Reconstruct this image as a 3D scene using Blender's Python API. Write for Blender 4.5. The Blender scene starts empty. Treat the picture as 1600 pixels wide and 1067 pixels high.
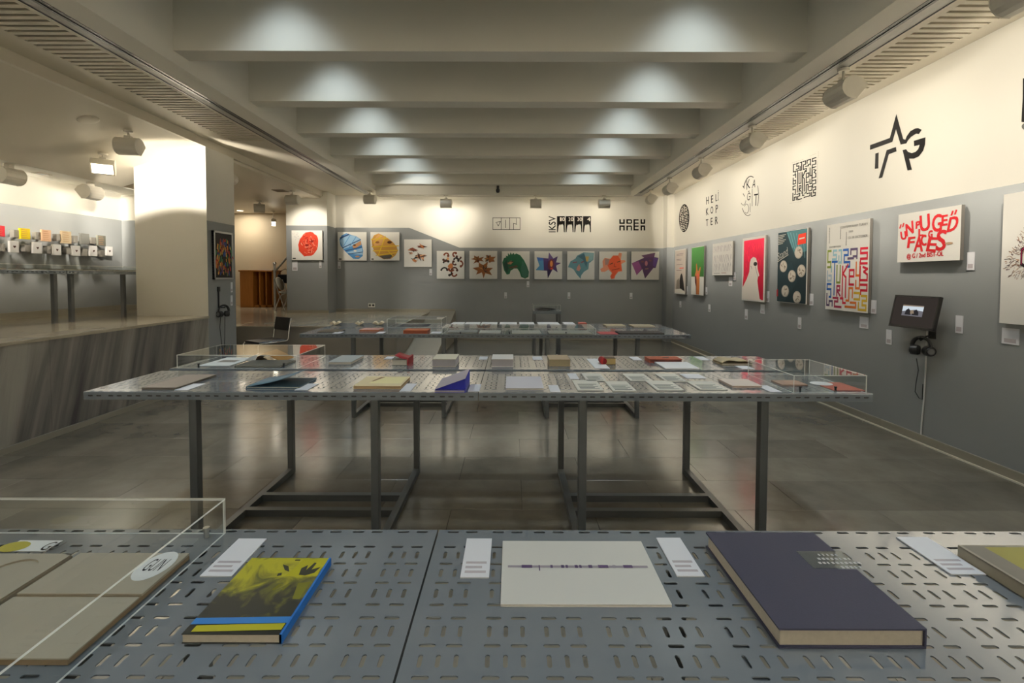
import bpy, math, random
from mathutils import Matrix, Vector

SC = bpy.context.scene
COL = SC.collection
random.seed(7)

# ------------------------------------------------------------------ camera
F = 720.0                      # focal length in pixels of the 1600 px wide frame
EYE = Vector((0, 0, 1.51))
PITCH, ROLL, SHIFT = math.radians(1.83), math.radians(0.155), 78.0
ROT = Matrix.Rotation(math.pi / 2 - PITCH, 3, 'X') @ Matrix.Rotation(ROLL, 3, 'Z')
cam = bpy.data.cameras.new('camera')
cam.sensor_width = 36.0
cam.lens = 36.0 * F / 1600.0
cam.shift_y = -SHIFT / 1600.0
cam.clip_start = 0.02
cam_o = bpy.data.objects.new('camera', cam)
COL.objects.link(cam_o)
cam_o.matrix_world = Matrix.Translation(EYE) @ ROT.to_4x4()
SC.camera = cam_o

# ------------------------------------------------------------------ world, exposure, light levels
w = bpy.data.worlds.new('world')
SC.world = w
w.use_nodes = True
w.node_tree.nodes['Background'].inputs[0].default_value = (0.02, 0.02, 0.022, 1)
w.node_tree.nodes['Background'].inputs[1].default_value = 1.0
SC.view_settings.view_transform = 'Standard'
SC.view_settings.look = 'None'
SC.view_settings.gamma = 1.0
SC.view_settings.use_curve_mapping = False
SC.view_settings.exposure = 0.2
SC.cycles.max_bounces = 7
SC.cycles.diffuse_bounces = 4
SC.cycles.glossy_bounces = 4
SC.cycles.transparent_max_bounces = 16
SC.cycles.caustics_reflective = False
SC.cycles.caustics_refractive = False
SC.cycles.sample_clamp_indirect = 4.0
SC.cycles.sample_clamp_direct = 5.0

WARM = (1.0, 0.91, 0.77)
COOL = (0.75, 0.90, 1.0)
P_RIGHT, P_BACK, P_LEFT, P_PILLAR, P_COFFER = 12.6, 11.5, 12.5, 150.0, 80.0
P_FRONT_FILL = 42.0


def ray(px, py):
    return ROT @ Vector(((px - 800) / F, (533.5 - py - SHIFT) / F, -1))


def on_z(px, py, z):
    d = ray(px, py)
    return EYE + d * ((z - EYE.z) / d.z)


def on_y(px, py, y):
    d = ray(px, py)
    return EYE + d * (y / d.y)


def on_x(px, py, x):
    d = ray(px, py)
    return EYE + d * (x / d.x)


# ------------------------------------------------------------------ materials
def lin(h):
    if not isinstance(h, str):
        return tuple(h)
    h = h.lstrip('#')
    out = []
    for i in (0, 2, 4):
        c = int(h[i:i + 2], 16) / 255
        out.append(c / 12.92 if c <= 0.04045 else ((c + 0.055) / 1.055) ** 2.4)
    return tuple(out)


MATS = {}


def mat(name, color, rough=0.5, spec=0.5, metal=0.0, var=0.0, scale=20.0, bump=0.0, coat=0.0):
    if name in MATS:
        return MATS[name]
    m = bpy.data.materials.new(name)
    m.use_nodes = True
    nt = m.node_tree
    b = nt.nodes['Principled BSDF']
    c = lin(color)
    b.inputs['Base Color'].default_value = (*c, 1)
    b.inputs['Roughness'].default_value = rough
    b.inputs['Specular IOR Level'].default_value = spec
    b.inputs['Metallic'].default_value = metal
    b.inputs['Coat Weight'].default_value = coat
    b.inputs['Coat Roughness'].default_value = 0.07
    if var or bump:
        tc = nt.nodes.new('ShaderNodeTexCoord')
        n = nt.nodes.new('ShaderNodeTexNoise')
        n.inputs['Scale'].default_value = scale
        n.inputs['Detail'].default_value = 4
        nt.links.new(tc.outputs['Object'], n.inputs['Vector'])
        if var:
            mx = nt.nodes.new('ShaderNodeMix')
            mx.data_type = 'RGBA'
            mx.inputs[6].default_value = (*[x * (1 - var) for x in c], 1)
            mx.inputs[7].default_value = (*[min(1, x * (1 + var)) for x in c], 1)
            nt.links.new(n.outputs['Fac'], mx.inputs[0])
            nt.links.new(mx.outputs[2], b.inputs['Base Color'])
        if bump:
            bp = nt.nodes.new('ShaderNodeBump')
            bp.inputs['Strength'].default_value = bump
            bp.inputs['Distance'].default_value = 0.002
            nt.links.new(n.outputs['Fac'], bp.inputs['Height'])
            nt.links.new(bp.outputs['Normal'], b.inputs['Normal'])
    MATS[name] = m
    return m


def emis(name, color, strength):
    m = bpy.data.materials.new(name)
    m.use_nodes = True
    nt = m.node_tree
    nt.nodes.remove(nt.nodes['Principled BSDF'])
    e = nt.nodes.new('ShaderNodeEmission')
    e.inputs[0].default_value = (*lin(color), 1)
    e.inputs[1].default_value = strength
    nt.links.new(e.outputs[0], nt.nodes['Material Output'].inputs[0])
    MATS[name] = m
    return m


def acrylic(name, tint, ior=1.49, frost=0.0):
    """thin clear acrylic sheet: passes light straight, reflects by Fresnel"""
    m = bpy.data.materials.new(name)
    m.use_nodes = True
    nt = m.node_tree
    nt.nodes.remove(nt.nodes['Principled BSDF'])
    t = nt.nodes.new('ShaderNodeBsdfTransparent')
    t.inputs[0].default_value = (*tint, 1)
    g = nt.nodes.new('ShaderNodeBsdfGlossy')
    g.inputs['Roughness'].default_value = 0.015
    g.inputs[0].default_value = (1, 1, 1, 1)
    fr = nt.nodes.new('ShaderNodeFresnel')
    fr.inputs[0].default_value = ior
    mx = nt.nodes.new('ShaderNodeMixShader')
    ge = nt.nodes.new('ShaderNodeNewGeometry')
    iv = nt.nodes.new('ShaderNodeMath')
    iv.operation = 'SUBTRACT'
    iv.inputs[0].default_value = 1.0
    nt.links.new(ge.outputs['Backfacing'], iv.inputs[1])
    mu = nt.nodes.new('ShaderNodeMath')
    mu.operation = 'MULTIPLY'
    nt.links.new(fr.outputs[0], mu.inputs[0])
    nt.links.new(iv.outputs[0], mu.inputs[1])
    nt.links.new(mu.outputs[0], mx.inputs[0])
    nt.links.new(t.outputs[0], mx.inputs[1])
    nt.links.new(g.outputs[0], mx.inputs[2])
    last = mx
    if frost:
        d = nt.nodes.new('ShaderNodeBsdfTranslucent')
        d.inputs[0].default_value = (0.9, 0.9, 0.85, 1)
        d2 = nt.nodes.new('ShaderNodeBsdfDiffuse')
        d2.inputs[0].default_value = (0.9, 0.9, 0.85, 1)
        a = nt.nodes.new('ShaderNodeAddShader')
        nt.links.new(d.outputs[0], a.inputs[0])
        nt.links.new(d2.outputs[0], a.inputs[1])
        m2 = nt.nodes.new('ShaderNodeMixShader')
        m2.inputs[0].default_value = frost
        nt.links.new(mx.outputs[0], m2.inputs[1])
        nt.links.new(a.outputs[0], m2.inputs[2])
        last = m2
    nt.links.new(last.outputs[0], nt.nodes['Material Output'].inputs[0])
    MATS[name] = m
    return m


def painted_wall(name, slope=None, split=2.21):
    """cream paint above, grey paint below a level line (or below a line that steps up to the left)"""
    m = bpy.data.materials.new(name)
    m.use_nodes = True
    nt = m.node_tree
    b = nt.nodes['Principled BSDF']
    b.inputs['Roughness'].default_value = 0.62
    b.inputs['Specular IOR Level'].default_value = 0.3
    geo = nt.nodes.new('ShaderNodeNewGeometry')
    sep = nt.nodes.new('ShaderNodeSeparateXYZ')
    nt.links.new(geo.outputs['Position'], sep.inputs[0])
    gt = nt.nodes.new('ShaderNodeMath')
    gt.operation = 'GREATER_THAN'
    nt.links.new(sep.outputs['Z'], gt.inputs[0])
    gt.inputs[1].default_value = split
    if slope:
        x0, x1, z0, z1 = slope
        mr = nt.nodes.new('ShaderNodeMapRange')
        mr.inputs['From Min'].default_value = x0
        mr.inputs['From Max'].default_value = x1
        mr.inputs['To Min'].default_value = z0
        mr.inputs['To Max'].default_value = z1
        nt.links.new(sep.outputs['X'], mr.inputs['Value'])
        nt.links.new(mr.outputs[0], gt.inputs[1])
    n = nt.nodes.new('ShaderNodeTexNoise')
    n.inputs['Scale'].default_value = 3.0
    nt.links.new(geo.outputs['Position'], n.inputs['Vector'])
    grey = nt.nodes.new('ShaderNodeMix')
    grey.data_type = 'RGBA'
    grey.inputs[6].default_value = (*[c * 0.96 for c in GREY], 1)
    grey.inputs[7].default_value = (*[c * 1.04 for c in GREY], 1)
    nt.links.new(n.outputs['Fac'], grey.inputs[0])
    mx = nt.nodes.new('ShaderNodeMix')
    mx.data_type = 'RGBA'
    nt.links.new(gt.outputs[0], mx.inputs[0])
    nt.links.new(grey.outputs[2], mx.inputs[6])
    mx.inputs[7].default_value = (*CREAM, 1)
    nt.links.new(mx.outputs[2], b.inputs['Base Color'])
    n2 = nt.nodes.new('ShaderNodeTexNoise')
    n2.inputs['Scale'].default_value = 90.0
    nt.links.new(geo.outputs['Position'], n2.inputs['Vector'])
    bp = nt.nodes.new('ShaderNodeBump')
    bp.inputs['Strength'].default_value = 0.12
    bp.inputs['Distance'].default_value = 0.002
    nt.links.new(n2.outputs['Fac'], bp.inputs['Height'])
    nt.links.new(bp.outputs['Normal'], b.inputs['Normal'])
    MATS[name] = m
    return m


GREY = (0.250, 0.262, 0.264)
CREAM = (0.80, 0.775, 0.70)
M_right = painted_wall('paint_right')
M_back = painted_wall('paint_back', slope=(-2.45, -1.25, 2.67, 2.20))
M_left = painted_wall('paint_left', split=2.43)
M_pillar = painted_wall('paint_pillar', split=2.29)
M_cream = mat('cream_plaster', CREAM, 0.6, 0.3, var=0.02, scale=2.0, bump=0.08)
M_ceil = mat('ceiling_paint', (0.84, 0.805, 0.71), 0.6, 0.3, var=0.03, scale=1.5, bump=0.06)
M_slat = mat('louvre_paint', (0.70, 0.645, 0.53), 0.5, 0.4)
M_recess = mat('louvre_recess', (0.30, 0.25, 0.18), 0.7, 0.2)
M_black = mat('black_plastic', (0.012, 0.012, 0.013), 0.35, 0.5)
M_track = mat('track_metal', (0.36, 0.35, 0.32), 0.4, 0.5, var=0.05)
M_table = mat('grey_powder_coat', (0.150, 0.172, 0.195), 0.17, 0.6, var=0.03, scale=40, coat=0.7)
M_leg = mat('grey_leg_paint', (0.075, 0.082, 0.085), 0.35, 0.5, var=0.04, scale=30)
M_acr = acrylic('clear_acrylic', (0.97, 0.98, 0.975))
M_edge = acrylic('acrylic_edge', (0.9, 0.92, 0.9), frost=0.42)
M_lamp = mat('lamp_housing_paint', (0.74, 0.70, 0.61), 0.45, 0.4, var=0.03)
M_glow = emis('lamp_glow', (1.0, 0.86, 0.62), 14.0)
M_cool = emis('downlight_glow', (0.85, 0.94, 1.0), 8.0)
M_steel = mat('brushed_steel', (0.6, 0.6, 0.58), 0.28, 0.5, metal=1.0, var=0.05)
M_chrome = mat('chrome', (0.75, 0.75, 0.74), 0.12, 0.5, metal=1.0)
M_white = mat('white_card', (0.74, 0.73, 0.72), 0.5, 0.4, var=0.02, scale=8)
M_card = mat('label_card', (0.70, 0.70, 0.73), 0.45, 0.4, var=0.02, scale=8)
M_ink = mat('black_ink', (0.006, 0.005, 0.0045), 0.8, 0.1)
M_fine = mat('fine_print', (0.42, 0.38, 0.40), 0.6, 0.3)
M_board = mat('poster_board', (0.76, 0.74, 0.69), 0.45, 0.4, var=0.015, scale=6)
M_bside = mat('poster_side', (0.05, 0.05, 0.05), 0.6, 0.3)
M_page = mat('book_pages', (0.42, 0.38, 0.31), 0.8, 0.2, var=0.12, scale=120)
M_page2 = mat('white_pages', (0.66, 0.63, 0.56), 0.8, 0.2, var=0.08, scale=120)
M_wood = None


def wood(name, c1, c2, scale=3.0):
    m = bpy.data.materials.new(name)
    m.use_nodes = True
    nt = m.node_tree
    b = nt.nodes['Principled BSDF']
    b.inputs['Roughness'].default_value = 0.35
    tc = nt.nodes.new('ShaderNodeTexCoord')
    mp = nt.nodes.new('ShaderNodeMapping')
    mp.inputs['Scale'].default_value = (scale * 6, scale * 6, scale * 0.6)
    n = nt.nodes.new('ShaderNodeTexNoise')
    n.inputs['Scale'].default_value = 1.5
    n.inputs['Detail'].default_value = 6
    nt.links.new(tc.outputs['Object'], mp.inputs[0])
    nt.links.new(mp.outputs[0], n.inputs['Vector'])
    mx = nt.nodes.new('ShaderNodeMix')
    mx.data_type = 'RGBA'
    mx.inputs[6].default_value = (*c1, 1)
    mx.inputs[7].default_value = (*c2, 1)
    nt.links.new(n.outputs['Fac'], mx.inputs[0])
    nt.links.new(mx.outputs[2], b.inputs['Base Color'])
    return m


M_wood = wood('orange_wood', (0.34, 0.12, 0.015), (0.52, 0.21, 0.04))


def photo_print(name, dark, mid, light):
    """a blotchy two-tone photograph printed on a cover, darker towards its foot"""
    m = bpy.data.materials.new(name)
    m.use_nodes = True
    nt = m.node_tree
    b = nt.nodes['Principled BSDF']
    b.inputs['Roughness'].default_value = 0.38
    tc = nt.nodes.new('ShaderNodeTexCoord')
    n = nt.nodes.new('ShaderNodeTexNoise')
    n.inputs['Scale'].default_value = 17.0
    n.inputs['Detail'].default_value = 5
    n.inputs['Distortion'].default_value = 1.3
    nt.links.new(tc.outputs['Object'], n.inputs['Vector'])
    sp = nt.nodes.new('ShaderNodeSeparateXYZ')
    nt.links.new(tc.outputs['Object'], sp.inputs[0])
    mr = nt.nodes.new('ShaderNodeMapRange')
    mr.inputs['From Min'].default_value = -0.10
    mr.inputs['From Max'].default_value = 0.11
    mr.inputs['To Min'].default_value = -0.34
    mr.inputs['To Max'].default_value = 0.26
    nt.links.new(sp.outputs['Y'], mr.inputs['Value'])
    ad = nt.nodes.new('ShaderNodeMath')
    nt.links.new(n.outputs['Fac'], ad.inputs[0])
    nt.links.new(mr.outputs[0], ad.inputs[1])
    cr = nt.nodes.new('ShaderNodeValToRGB')
    e = cr.color_ramp.elements
    e[0].position, e[0].color = 0.36, (*lin(dark), 1)
    e[1].position, e[1].color = 0.66, (*lin(light), 1)
    k = e.new(0.5)
    k.color = (*lin(mid), 1)
    nt.links.new(ad.outputs[0], cr.inputs[0])
    nt.links.new(cr.outputs[0], b.inputs['Base Color'])
    return m


def stone_floor():
    m = bpy.data.materials.new('polished_stone_floor')
    m.use_nodes = True
    nt = m.node_tree
    b = nt.nodes['Principled BSDF']
    geo = nt.nodes.new('ShaderNodeNewGeometry')
    oi = nt.nodes.new('ShaderNodeObjectInfo')
    n = nt.nodes.new('ShaderNodeTexNoise')
    n.inputs['Scale'].default_value = 2.2
    n.inputs['Detail'].default_value = 8
    n.inputs['Roughness'].default_value = 0.62
    nt.links.new(geo.outputs['Position'], n.inputs['Vector'])
    cr = nt.nodes.new('ShaderNodeValToRGB')
    cr.color_ramp.elements[0].position = 0.3
    cr.color_ramp.elements[0].color = (0.125, 0.114, 0.092, 1)
    cr.color_ramp.elements[1].position = 0.72
    cr.color_ramp.elements[1].color = (0.21, 0.191, 0.152, 1)
    nt.links.new(n.outputs['Fac'], cr.inputs[0])
    mr = nt.nodes.new('ShaderNodeMapRange')
    mr.inputs['To Min'].default_value = 0.82
    mr.inputs['To Max'].default_value = 1.12
    nt.links.new(oi.outputs['Random'], mr.inputs['Value'])
    mx = nt.nodes.new('ShaderNodeVectorMath')
    mx.operation = 'SCALE'
    nt.links.new(cr.outputs[0], mx.inputs[0])
    nt.links.new(mr.outputs[0], mx.inputs['Scale'])
    nt.links.new(mx.outputs[0], b.inputs['Base Color'])
    n2 = nt.nodes.new('ShaderNodeTexNoise')
    n2.inputs['Scale'].default_value = 14
    n2.inputs['Detail'].default_value = 5
    nt.links.new(geo.outputs['Position'], n2.inputs['Vector'])
    r = nt.nodes.new('ShaderNodeMapRange')
    r.inputs['To Min'].default_value = 0.10
    r.inputs['To Max'].default_value = 0.22
    nt.links.new(n2.outputs['Fac'], r.inputs['Value'])
    nt.links.new(r.outputs[0], b.inputs['Roughness'])
    b.inputs['Specular IOR Level'].default_value = 0.55
    return m


def marble(name, dark, light, top=False):
    m = bpy.data.materials.new(name)
    m.use_nodes = True
    nt = m.node_tree
    b = nt.nodes['Principled BSDF']
    b.inputs['Roughness'].default_value = 0.3 if not top else 0.16
    geo = nt.nodes.new('ShaderNodeNewGeometry')
    mp = nt.nodes.new('ShaderNodeMapping')
    if top:
        mp.inputs['Scale'].default_value = (2.5, 0.9, 2)
    else:
        mp.inputs['Scale'].default_value = (1, 2.6, 0.20)
    tilt = nt.nodes.new('ShaderNodeMapping')
    tilt.inputs['Rotation'].default_value = (0 if top else math.radians(13), 0, 0)
    nt.links.new(geo.outputs['Position'], tilt.inputs[0])
    nt.links.new(tilt.outputs[0], mp.inputs[0])
    n = nt.nodes.new('ShaderNodeTexNoise')
    n.inputs['Scale'].default_value = 1.35
    n.inputs['Detail'].default_value = 7
    n.inputs['Roughness'].default_value = 0.6
    n.inputs['Distortion'].default_value = 0.35
    nt.links.new(mp.outputs[0], n.inputs['Vector'])
    cr = nt.nodes.new('ShaderNodeValToRGB')
    e = cr.color_ramp.elements
    e[0].position = 0.36
    e[0].color = (*dark, 1)
    e[1].position = 0.66
    e[1].color = (*light, 1)
    nt.links.new(n.outputs['Fac'], cr.inputs[0])
    nt.links.new(cr.outputs[0], b.inputs['Base Color'])
    return m


M_floor = stone_floor()
M_marble = marble('streaked_grey_marble', (0.06, 0.056, 0.058), (0.33, 0.31, 0.27))
M_marble_top = marble('polished_beige_marble', (0.36, 0.32, 0.24), (0.48, 0.43, 0.33), top=True)
M_base = mat('baseboard_stone', (0.27, 0.25, 0.20), 0.3, 0.5, var=0.08, scale=4)


# ------------------------------------------------------------------ mesh helpers
class MB:
    def __init__(s):
        s.v, s.f, s.m, s.s = [], [], [], []

    def add(s, verts, faces, mi=0, smooth=False, M=None):
        o = len(s.v)
        for p in verts:
            p = Vector(p)
            s.v.append(tuple(M @ p) if M is not None else tuple(p))
        for fc in faces:
            s.f.append([i + o for i in fc])
            s.m.append(mi)
            s.s.append(smooth)
        return s

    def box(s, x0, x1, y0, y1, z0, z1, mi=0, M=None, sides=None):
        v = [(x0, y0, z0), (x1, y0, z0), (x1, y1, z0), (x0, y1, z0),
             (x0, y0, z1), (x1, y0, z1), (x1, y1, z1), (x0, y1, z1)]
        f = [(0, 3, 2, 1), (4, 5, 6, 7), (0, 1, 5, 4), (1, 2, 6, 5), (2, 3, 7, 6), (3, 0, 4, 7)]
        if sides is None:
            return s.add(v, f, mi, False, M)
        for i, fc in enumerate(f):          # sides: material index per face: bottom, top, front, right, back, left
            s.add(v, [fc], sides[i], False, M)
        return s

    def cbox(s, x0, x1, y0, y1, z0, z1, c, mi=0, M=None):
        """box with its vertical and top edges chamfered"""
        p = [(x0 + c, y0), (x1 - c, y0), (x1, y0 + c), (x1, y1 - c), (x1 - c, y1), (x0 + c, y1), (x0, y1 - c), (x0, y0 + c)]
        q = [(x0 + 2 * c, y0 + c), (x1 - 2 * c, y0 + c), (x1 - c, y0 + 2 * c), (x1 - c, y1 - 2 * c),
             (x1 - 2 * c, y1 - c), (x0 + 2 * c, y1 - c), (x0 + c, y1 - 2 * c), (x0 + c, y0 + 2 * c)]
        v = [(a, b, z0) for a, b in p] + [(a, b, z1 - c) for a, b in p] + [(a, b, z1) for a, b in q]
        f = [list(range(7, -1, -1)), list(range(16, 24))]
        for k in (0, 8):
            for i in range(8):
                j = (i + 1) % 8
                f.append([k + i, k + j, k + 8 + j, k + 8 + i])
        return s.add(v, f, mi, False, M)

    def cyl(s, p0, p1, r0, r1=None, n=14, mi=0, smooth=True, caps=True):
        p0, p1 = Vector(p0), Vector(p1)
        r1 = r0 if r1 is None else r1
        d = (p1 - p0).normalized()
        u = d.orthogonal().normalized()
        w2 = d.cross(u)
        v = []
        for p, r in ((p0, r0), (p1, r1)):
            for i in range(n):
                a = 2 * math.pi * i / n
                v.append(p + (u * math.cos(a) + w2 * math.sin(a)) * r)
        s.add(v, [[i, (i + 1) % n, n + (i + 1) % n, n + i] for i in range(n)], mi, smooth)
        if caps:
            s.add(v, [list(range(n - 1, -1, -1)), list(range(n, 2 * n))], mi, False)
        return s

    def tube(s, pts, r, n=8, mi=0, flat=1.0):
        pts = [Vector(p) for p in pts]
        v, f = [], []
        up = None
        for i, p in enumerate(pts):
            d = (pts[min(i + 1, len(pts) - 1)] - pts[max(i - 1, 0)]).normalized()
            if up is None:
                up = d.orthogonal().normalized()
            up = (up - d * up.dot(d))
            up = up.normalized() if up.length > 1e-6 else d.orthogonal().normalized()
            sd = d.cross(up)
            for k in range(n):
                a = 2 * math.pi * k / n
                v.append(p + up * math.cos(a) * r + sd * math.sin(a) * r * flat)
        for i in range(len(pts) - 1):
            for k in range(n):
                f.append([i * n + k, i * n + (k + 1) % n, (i + 1) * n + (k + 1) % n, (i + 1) * n + k])
        s.add(v, f, mi, True)
        s.add(v, [list(range(n - 1, -1, -1)), [(len(pts) - 1) * n + k for k in range(n)]], mi, False)
        return s

    def lathe(s, prof, n=24, mi=0, M=None):
        v, f = [], []
        for r, z in prof:
            for k in range(n):
                a = 2 * math.pi * k / n
                v.append((r * math.cos(a), r * math.sin(a), z))
        for i in range(len(prof) - 1):
            for k in range(n):
                f.append([i * n + k, i * n + (k + 1) % n, (i + 1) * n + (k + 1) % n, (i + 1) * n + k])
        return s.add(v, f, mi, True, M)

    def prism(s, poly, h0, h1, M=None, mi=0, smooth=False):
        """poly in local xy extruded along local z"""
        n = len(poly)
        v = [(a, b, h0) for a, b in poly] + [(a, b, h1) for a, b in poly]
        s.add(v, [[i, (i + 1) % n, n + (i + 1) % n, n + i] for i in range(n)], mi, smooth, M)
        s.add(v, [list(range(n - 1, -1, -1)), list(range(n, 2 * n))], mi, False, M)
        return s

    def build(s, name, mats, parent=None, loc=None):
        me = bpy.data.meshes.new(name)
        off = Vector(loc) if loc is not None else None
        vs = s.v if off is None else [tuple(Vector(p) - off) for p in s.v]
        me.from_pydata(vs, [], s.f)
        if not isinstance(mats, (list, tuple)):
            mats = [mats]
        for m in mats:
            me.materials.append(m)
        me.polygons.foreach_set('material_index', s.m)
        me.polygons.foreach_set('use_smooth', s.s)
        me.update()
        o = bpy.data.objects.new(name, me)
        COL.objects.link(o)
        if off is not None:
            o.location = off
        if parent is not None:
            o.parent = parent
        return o


def tag(o, label, cat, group=None):
    o['label'] = label
    o['category'] = cat
    if group:
        o['group'] = group
    return o


def thing(name, label, cat, loc=(0, 0, 0), rotz=0.0, group=None):
    o = bpy.data.objects.new(name, None)
    COL.objects.link(o)
    o.empty_display_size = 0.05
    o.location = loc
    o.rotation_euler = (0, 0, rotz)
    return tag(o, label, cat, group)


def struct(o):
    o['kind'] = 'structure'
    return o


def kids(o):
    return [c for c in COL.objects if c.parent == o]


def dup(root, loc, rotz=None, label=None, group=None):
    r = root.copy()
    COL.objects.link(r)
    r.location = loc
    if rotz is not None:
        r.rotation_euler = (0, 0, rotz)
    if label:
        r['label'] = label
    if group:
        r['group'] = group
    for ch in root.children:
        c = ch.copy()
        COL.objects.link(c)
        c.parent = r
        for g in ch.children:
            d = g.copy()
            COL.objects.link(d)
            d.parent = c
    return r


def rect_mb(x0, x1, y0, y1, z0, z1, mi=0):
    return MB().box(x0, x1, y0, y1, z0, z1, mi)


FONT_CACHE = {}


def glyphs(txt):
    if txt in FONT_CACHE:
        return FONT_CACHE[txt]
    cu = bpy.data.curves.new('lettering', 'FONT')
    cu.body = txt
    cu.size = 1.0
    cu.resolution_u = 3
    o = bpy.data.objects.new('lettering', cu)
    COL.objects.link(o)
    bpy.context.view_layer.update()
    me = o.to_mesh()
    vs = [(v.co.x, v.co.y) for v in me.vertices]
    fs = [list(p.vertices) for p in me.polygons]
    o.to_mesh_clear()
    bpy.data.objects.remove(o)
    bpy.data.curves.remove(cu)
    xs = [v[0] for v in vs] or [0, 1]
    ys = [v[1] for v in vs] or [0, 1]
    x0, x1, y0, y1 = min(xs), max(xs), min(ys), max(ys)
    vs = [((a - x0) / (x1 - x0), (b - y0) / (y1 - y0)) for a, b in vs]
    FONT_CACHE[txt] = (vs, fs)
    return FONT_CACHE[txt]


class Print:
    """flat print on a surface; pixel coordinates of the photograph are laid on the real plane"""

    def __init__(s, onplane, normal, origin=(0, 0), scale=1.0):
        s.on, s.n, s.o, s.k = onplane, Vector(normal), origin, scale
        s.mb, s.mats, s.layer, s.cnt = MB(), [], 1, 0

    def pt(s, c):
        p = s.on(s.o[0] + c[0] / s.k, s.o[1] + c[1] / s.k)
        return p + s.n * (0.0007 * s.layer + 0.00003 * (s.cnt % 20))

    def mi(s, m):
        if m not in s.mats:
            s.mats.append(m)
        return s.mats.index(m)

    def poly(s, pts, m):
        s.cnt += 1
        s.mb.add([s.pt(p) for p in pts], [list(range(len(pts)))], s.mi(m))
        return s

    def ell(s, cx, cy, rx, ry, m, n=20, rot=0.0):
        c, d = math.cos(rot), math.sin(rot)
        pts = []
        for i in range(n):
            a = 2 * math.pi * i / n
            x, y = rx * math.cos(a), ry * math.sin(a)
            pts.append((cx + x * c - y * d, cy + x * d + y * c))
        return s.poly(pts, m)

    def line(s, pts, wd, m, cap=True):
        for a, b in zip(pts[:-1], pts[1:]):
            a, b = Vector(a), Vector(b)
            d = (b - a)
            if d.length < 1e-6:
                continue
            d.normalize()
            nn = Vector((-d.y, d.x)) * wd / 2
            e = d * (wd / 2 if cap else 0)
            s.poly([a - e - nn, b + e - nn, b + e + nn, a - e + nn], m)
        return s

    def text(s, txt, bl, br, tl, m):
        vs, fs = glyphs(txt)
        s.cnt += 1
        bl, br, tl = Vector(bl), Vector(br), Vector(tl)
        vv = [s.pt(bl + (br - bl) * a + (tl - bl) * b) for a, b in vs]
        s.mb.add(vv, fs, s.mi(m))
        return s

    def up(s):
        s.layer += 1
        return s

    def build(s, name, parent=None, loc=None):
        if not s.mb.f:
            return None
        me = s.mb
        if parent is not None:
            off = Vector(parent.location)
            me.v = [tuple(Vector(p) - off) for p in me.v]
            return me.build(name, s.mats, parent)
        return me.build(name, s.mats, None, loc)

# ================================================================== THE ROOM
XR, XL, YB, YF = 3.75, -4.29, 11.0, -3.2       # right wall, platform face, back wall, wall behind the camera
ZC = 3.43                                      # soffit height
ZP, ZQ = 0.944, 0.67                           # tops of the left platform and of the back platform

floor = struct(rect_mb(-8.4, 4.0, YF - 0.1, 13.2, -0.25, -0.012).build('floor', mat('joint_grout', (0.05, 0.047, 0.04), 0.7)))
tile_w, tile_d = 0.92, 0.434
tile_me = None
ny = 0
y = 2.946 - 5 * tile_d
while y < YB:
    x = XR + (0.0 if ny % 2 else tile_w * 0.5)
    while x > XL:
        xa = max(x - tile_w, XL)
        # tiles that lie wholly under the back platform are left out
        if not (y > 7.9 and x < -2.0) and x - xa > 0.05:
            xr_ = min(x, XR)
            full = abs(xr_ - xa - tile_w) < 1e-6
            if full and tile_me is not None:
                t = bpy.data.objects.new('floor_tile', tile_me)
                COL.objects.link(t)
                t.parent = floor
                t.location = (xa, y, 0)
            else:
                mb = MB().cbox(0.0008, xr_ - xa - 0.0008, 0.0008, tile_d - 0.0008, -0.012, 0, 0.0012)
                t = mb.build('floor_tile', M_floor, floor)
                t.location = (xa, y, 0)
                if full:
                    tile_me = t.data
        x = xa
    y += tile_d
    ny += 1

wr = struct(rect_mb(XR, XR + 0.2, YF, YB + 0.2, 0, 4.6).build('wall_right', M_right))
wb = struct(rect_mb(-4.2, XR, YB, YB + 0.2, 0, 4.6).build('wall_back', M_back))
struct(rect_mb(-5.13, -4.2, 10.5, 11.2, 0, 4.6).build('wall_back_left', painted_wall('paint_section', split=2.66)))
struct(rect_mb(3.59, XR, 10.72, YB, 0, ZC).build('trim_1', M_back))                 # pilaster in the right corner
struct(rect_mb(-8.4, XR, YF - 0.2, YF, 0, 4.6).build('wall_front', M_cream))
struct(rect_mb(-6.75, -6.5, YF, 7.9, 0.5, 4.0).build('wall_left', M_left))
struct(rect_mb(-6.5, -5.0, 7.7, 7.9, 0.5, 4.0).build('wall_left_end', M_left))
struct(rect_mb(-8.4, -4.9, 13.0, 13.2, 0.3, 4.0).build('wall_far', mat('beige_plaster', (0.56, 0.47, 0.33), 0.6, 0.3, var=0.03, scale=3)))
struct(rect_mb(-8.4, -8.2, 7.9, 13.0, 0.3, 4.0).build('wall_far_left', M_cream))
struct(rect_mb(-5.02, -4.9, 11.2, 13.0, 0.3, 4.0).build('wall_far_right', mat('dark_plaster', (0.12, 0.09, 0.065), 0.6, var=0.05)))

# pillar between the hall and the raised gallery
struct(MB().box(-5.30, XL, 6.5, 7.15, 0, 3.32, sides=[0, 0, 0, 1, 0, 0]).build('trim_2', [M_cream, M_pillar]))

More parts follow.
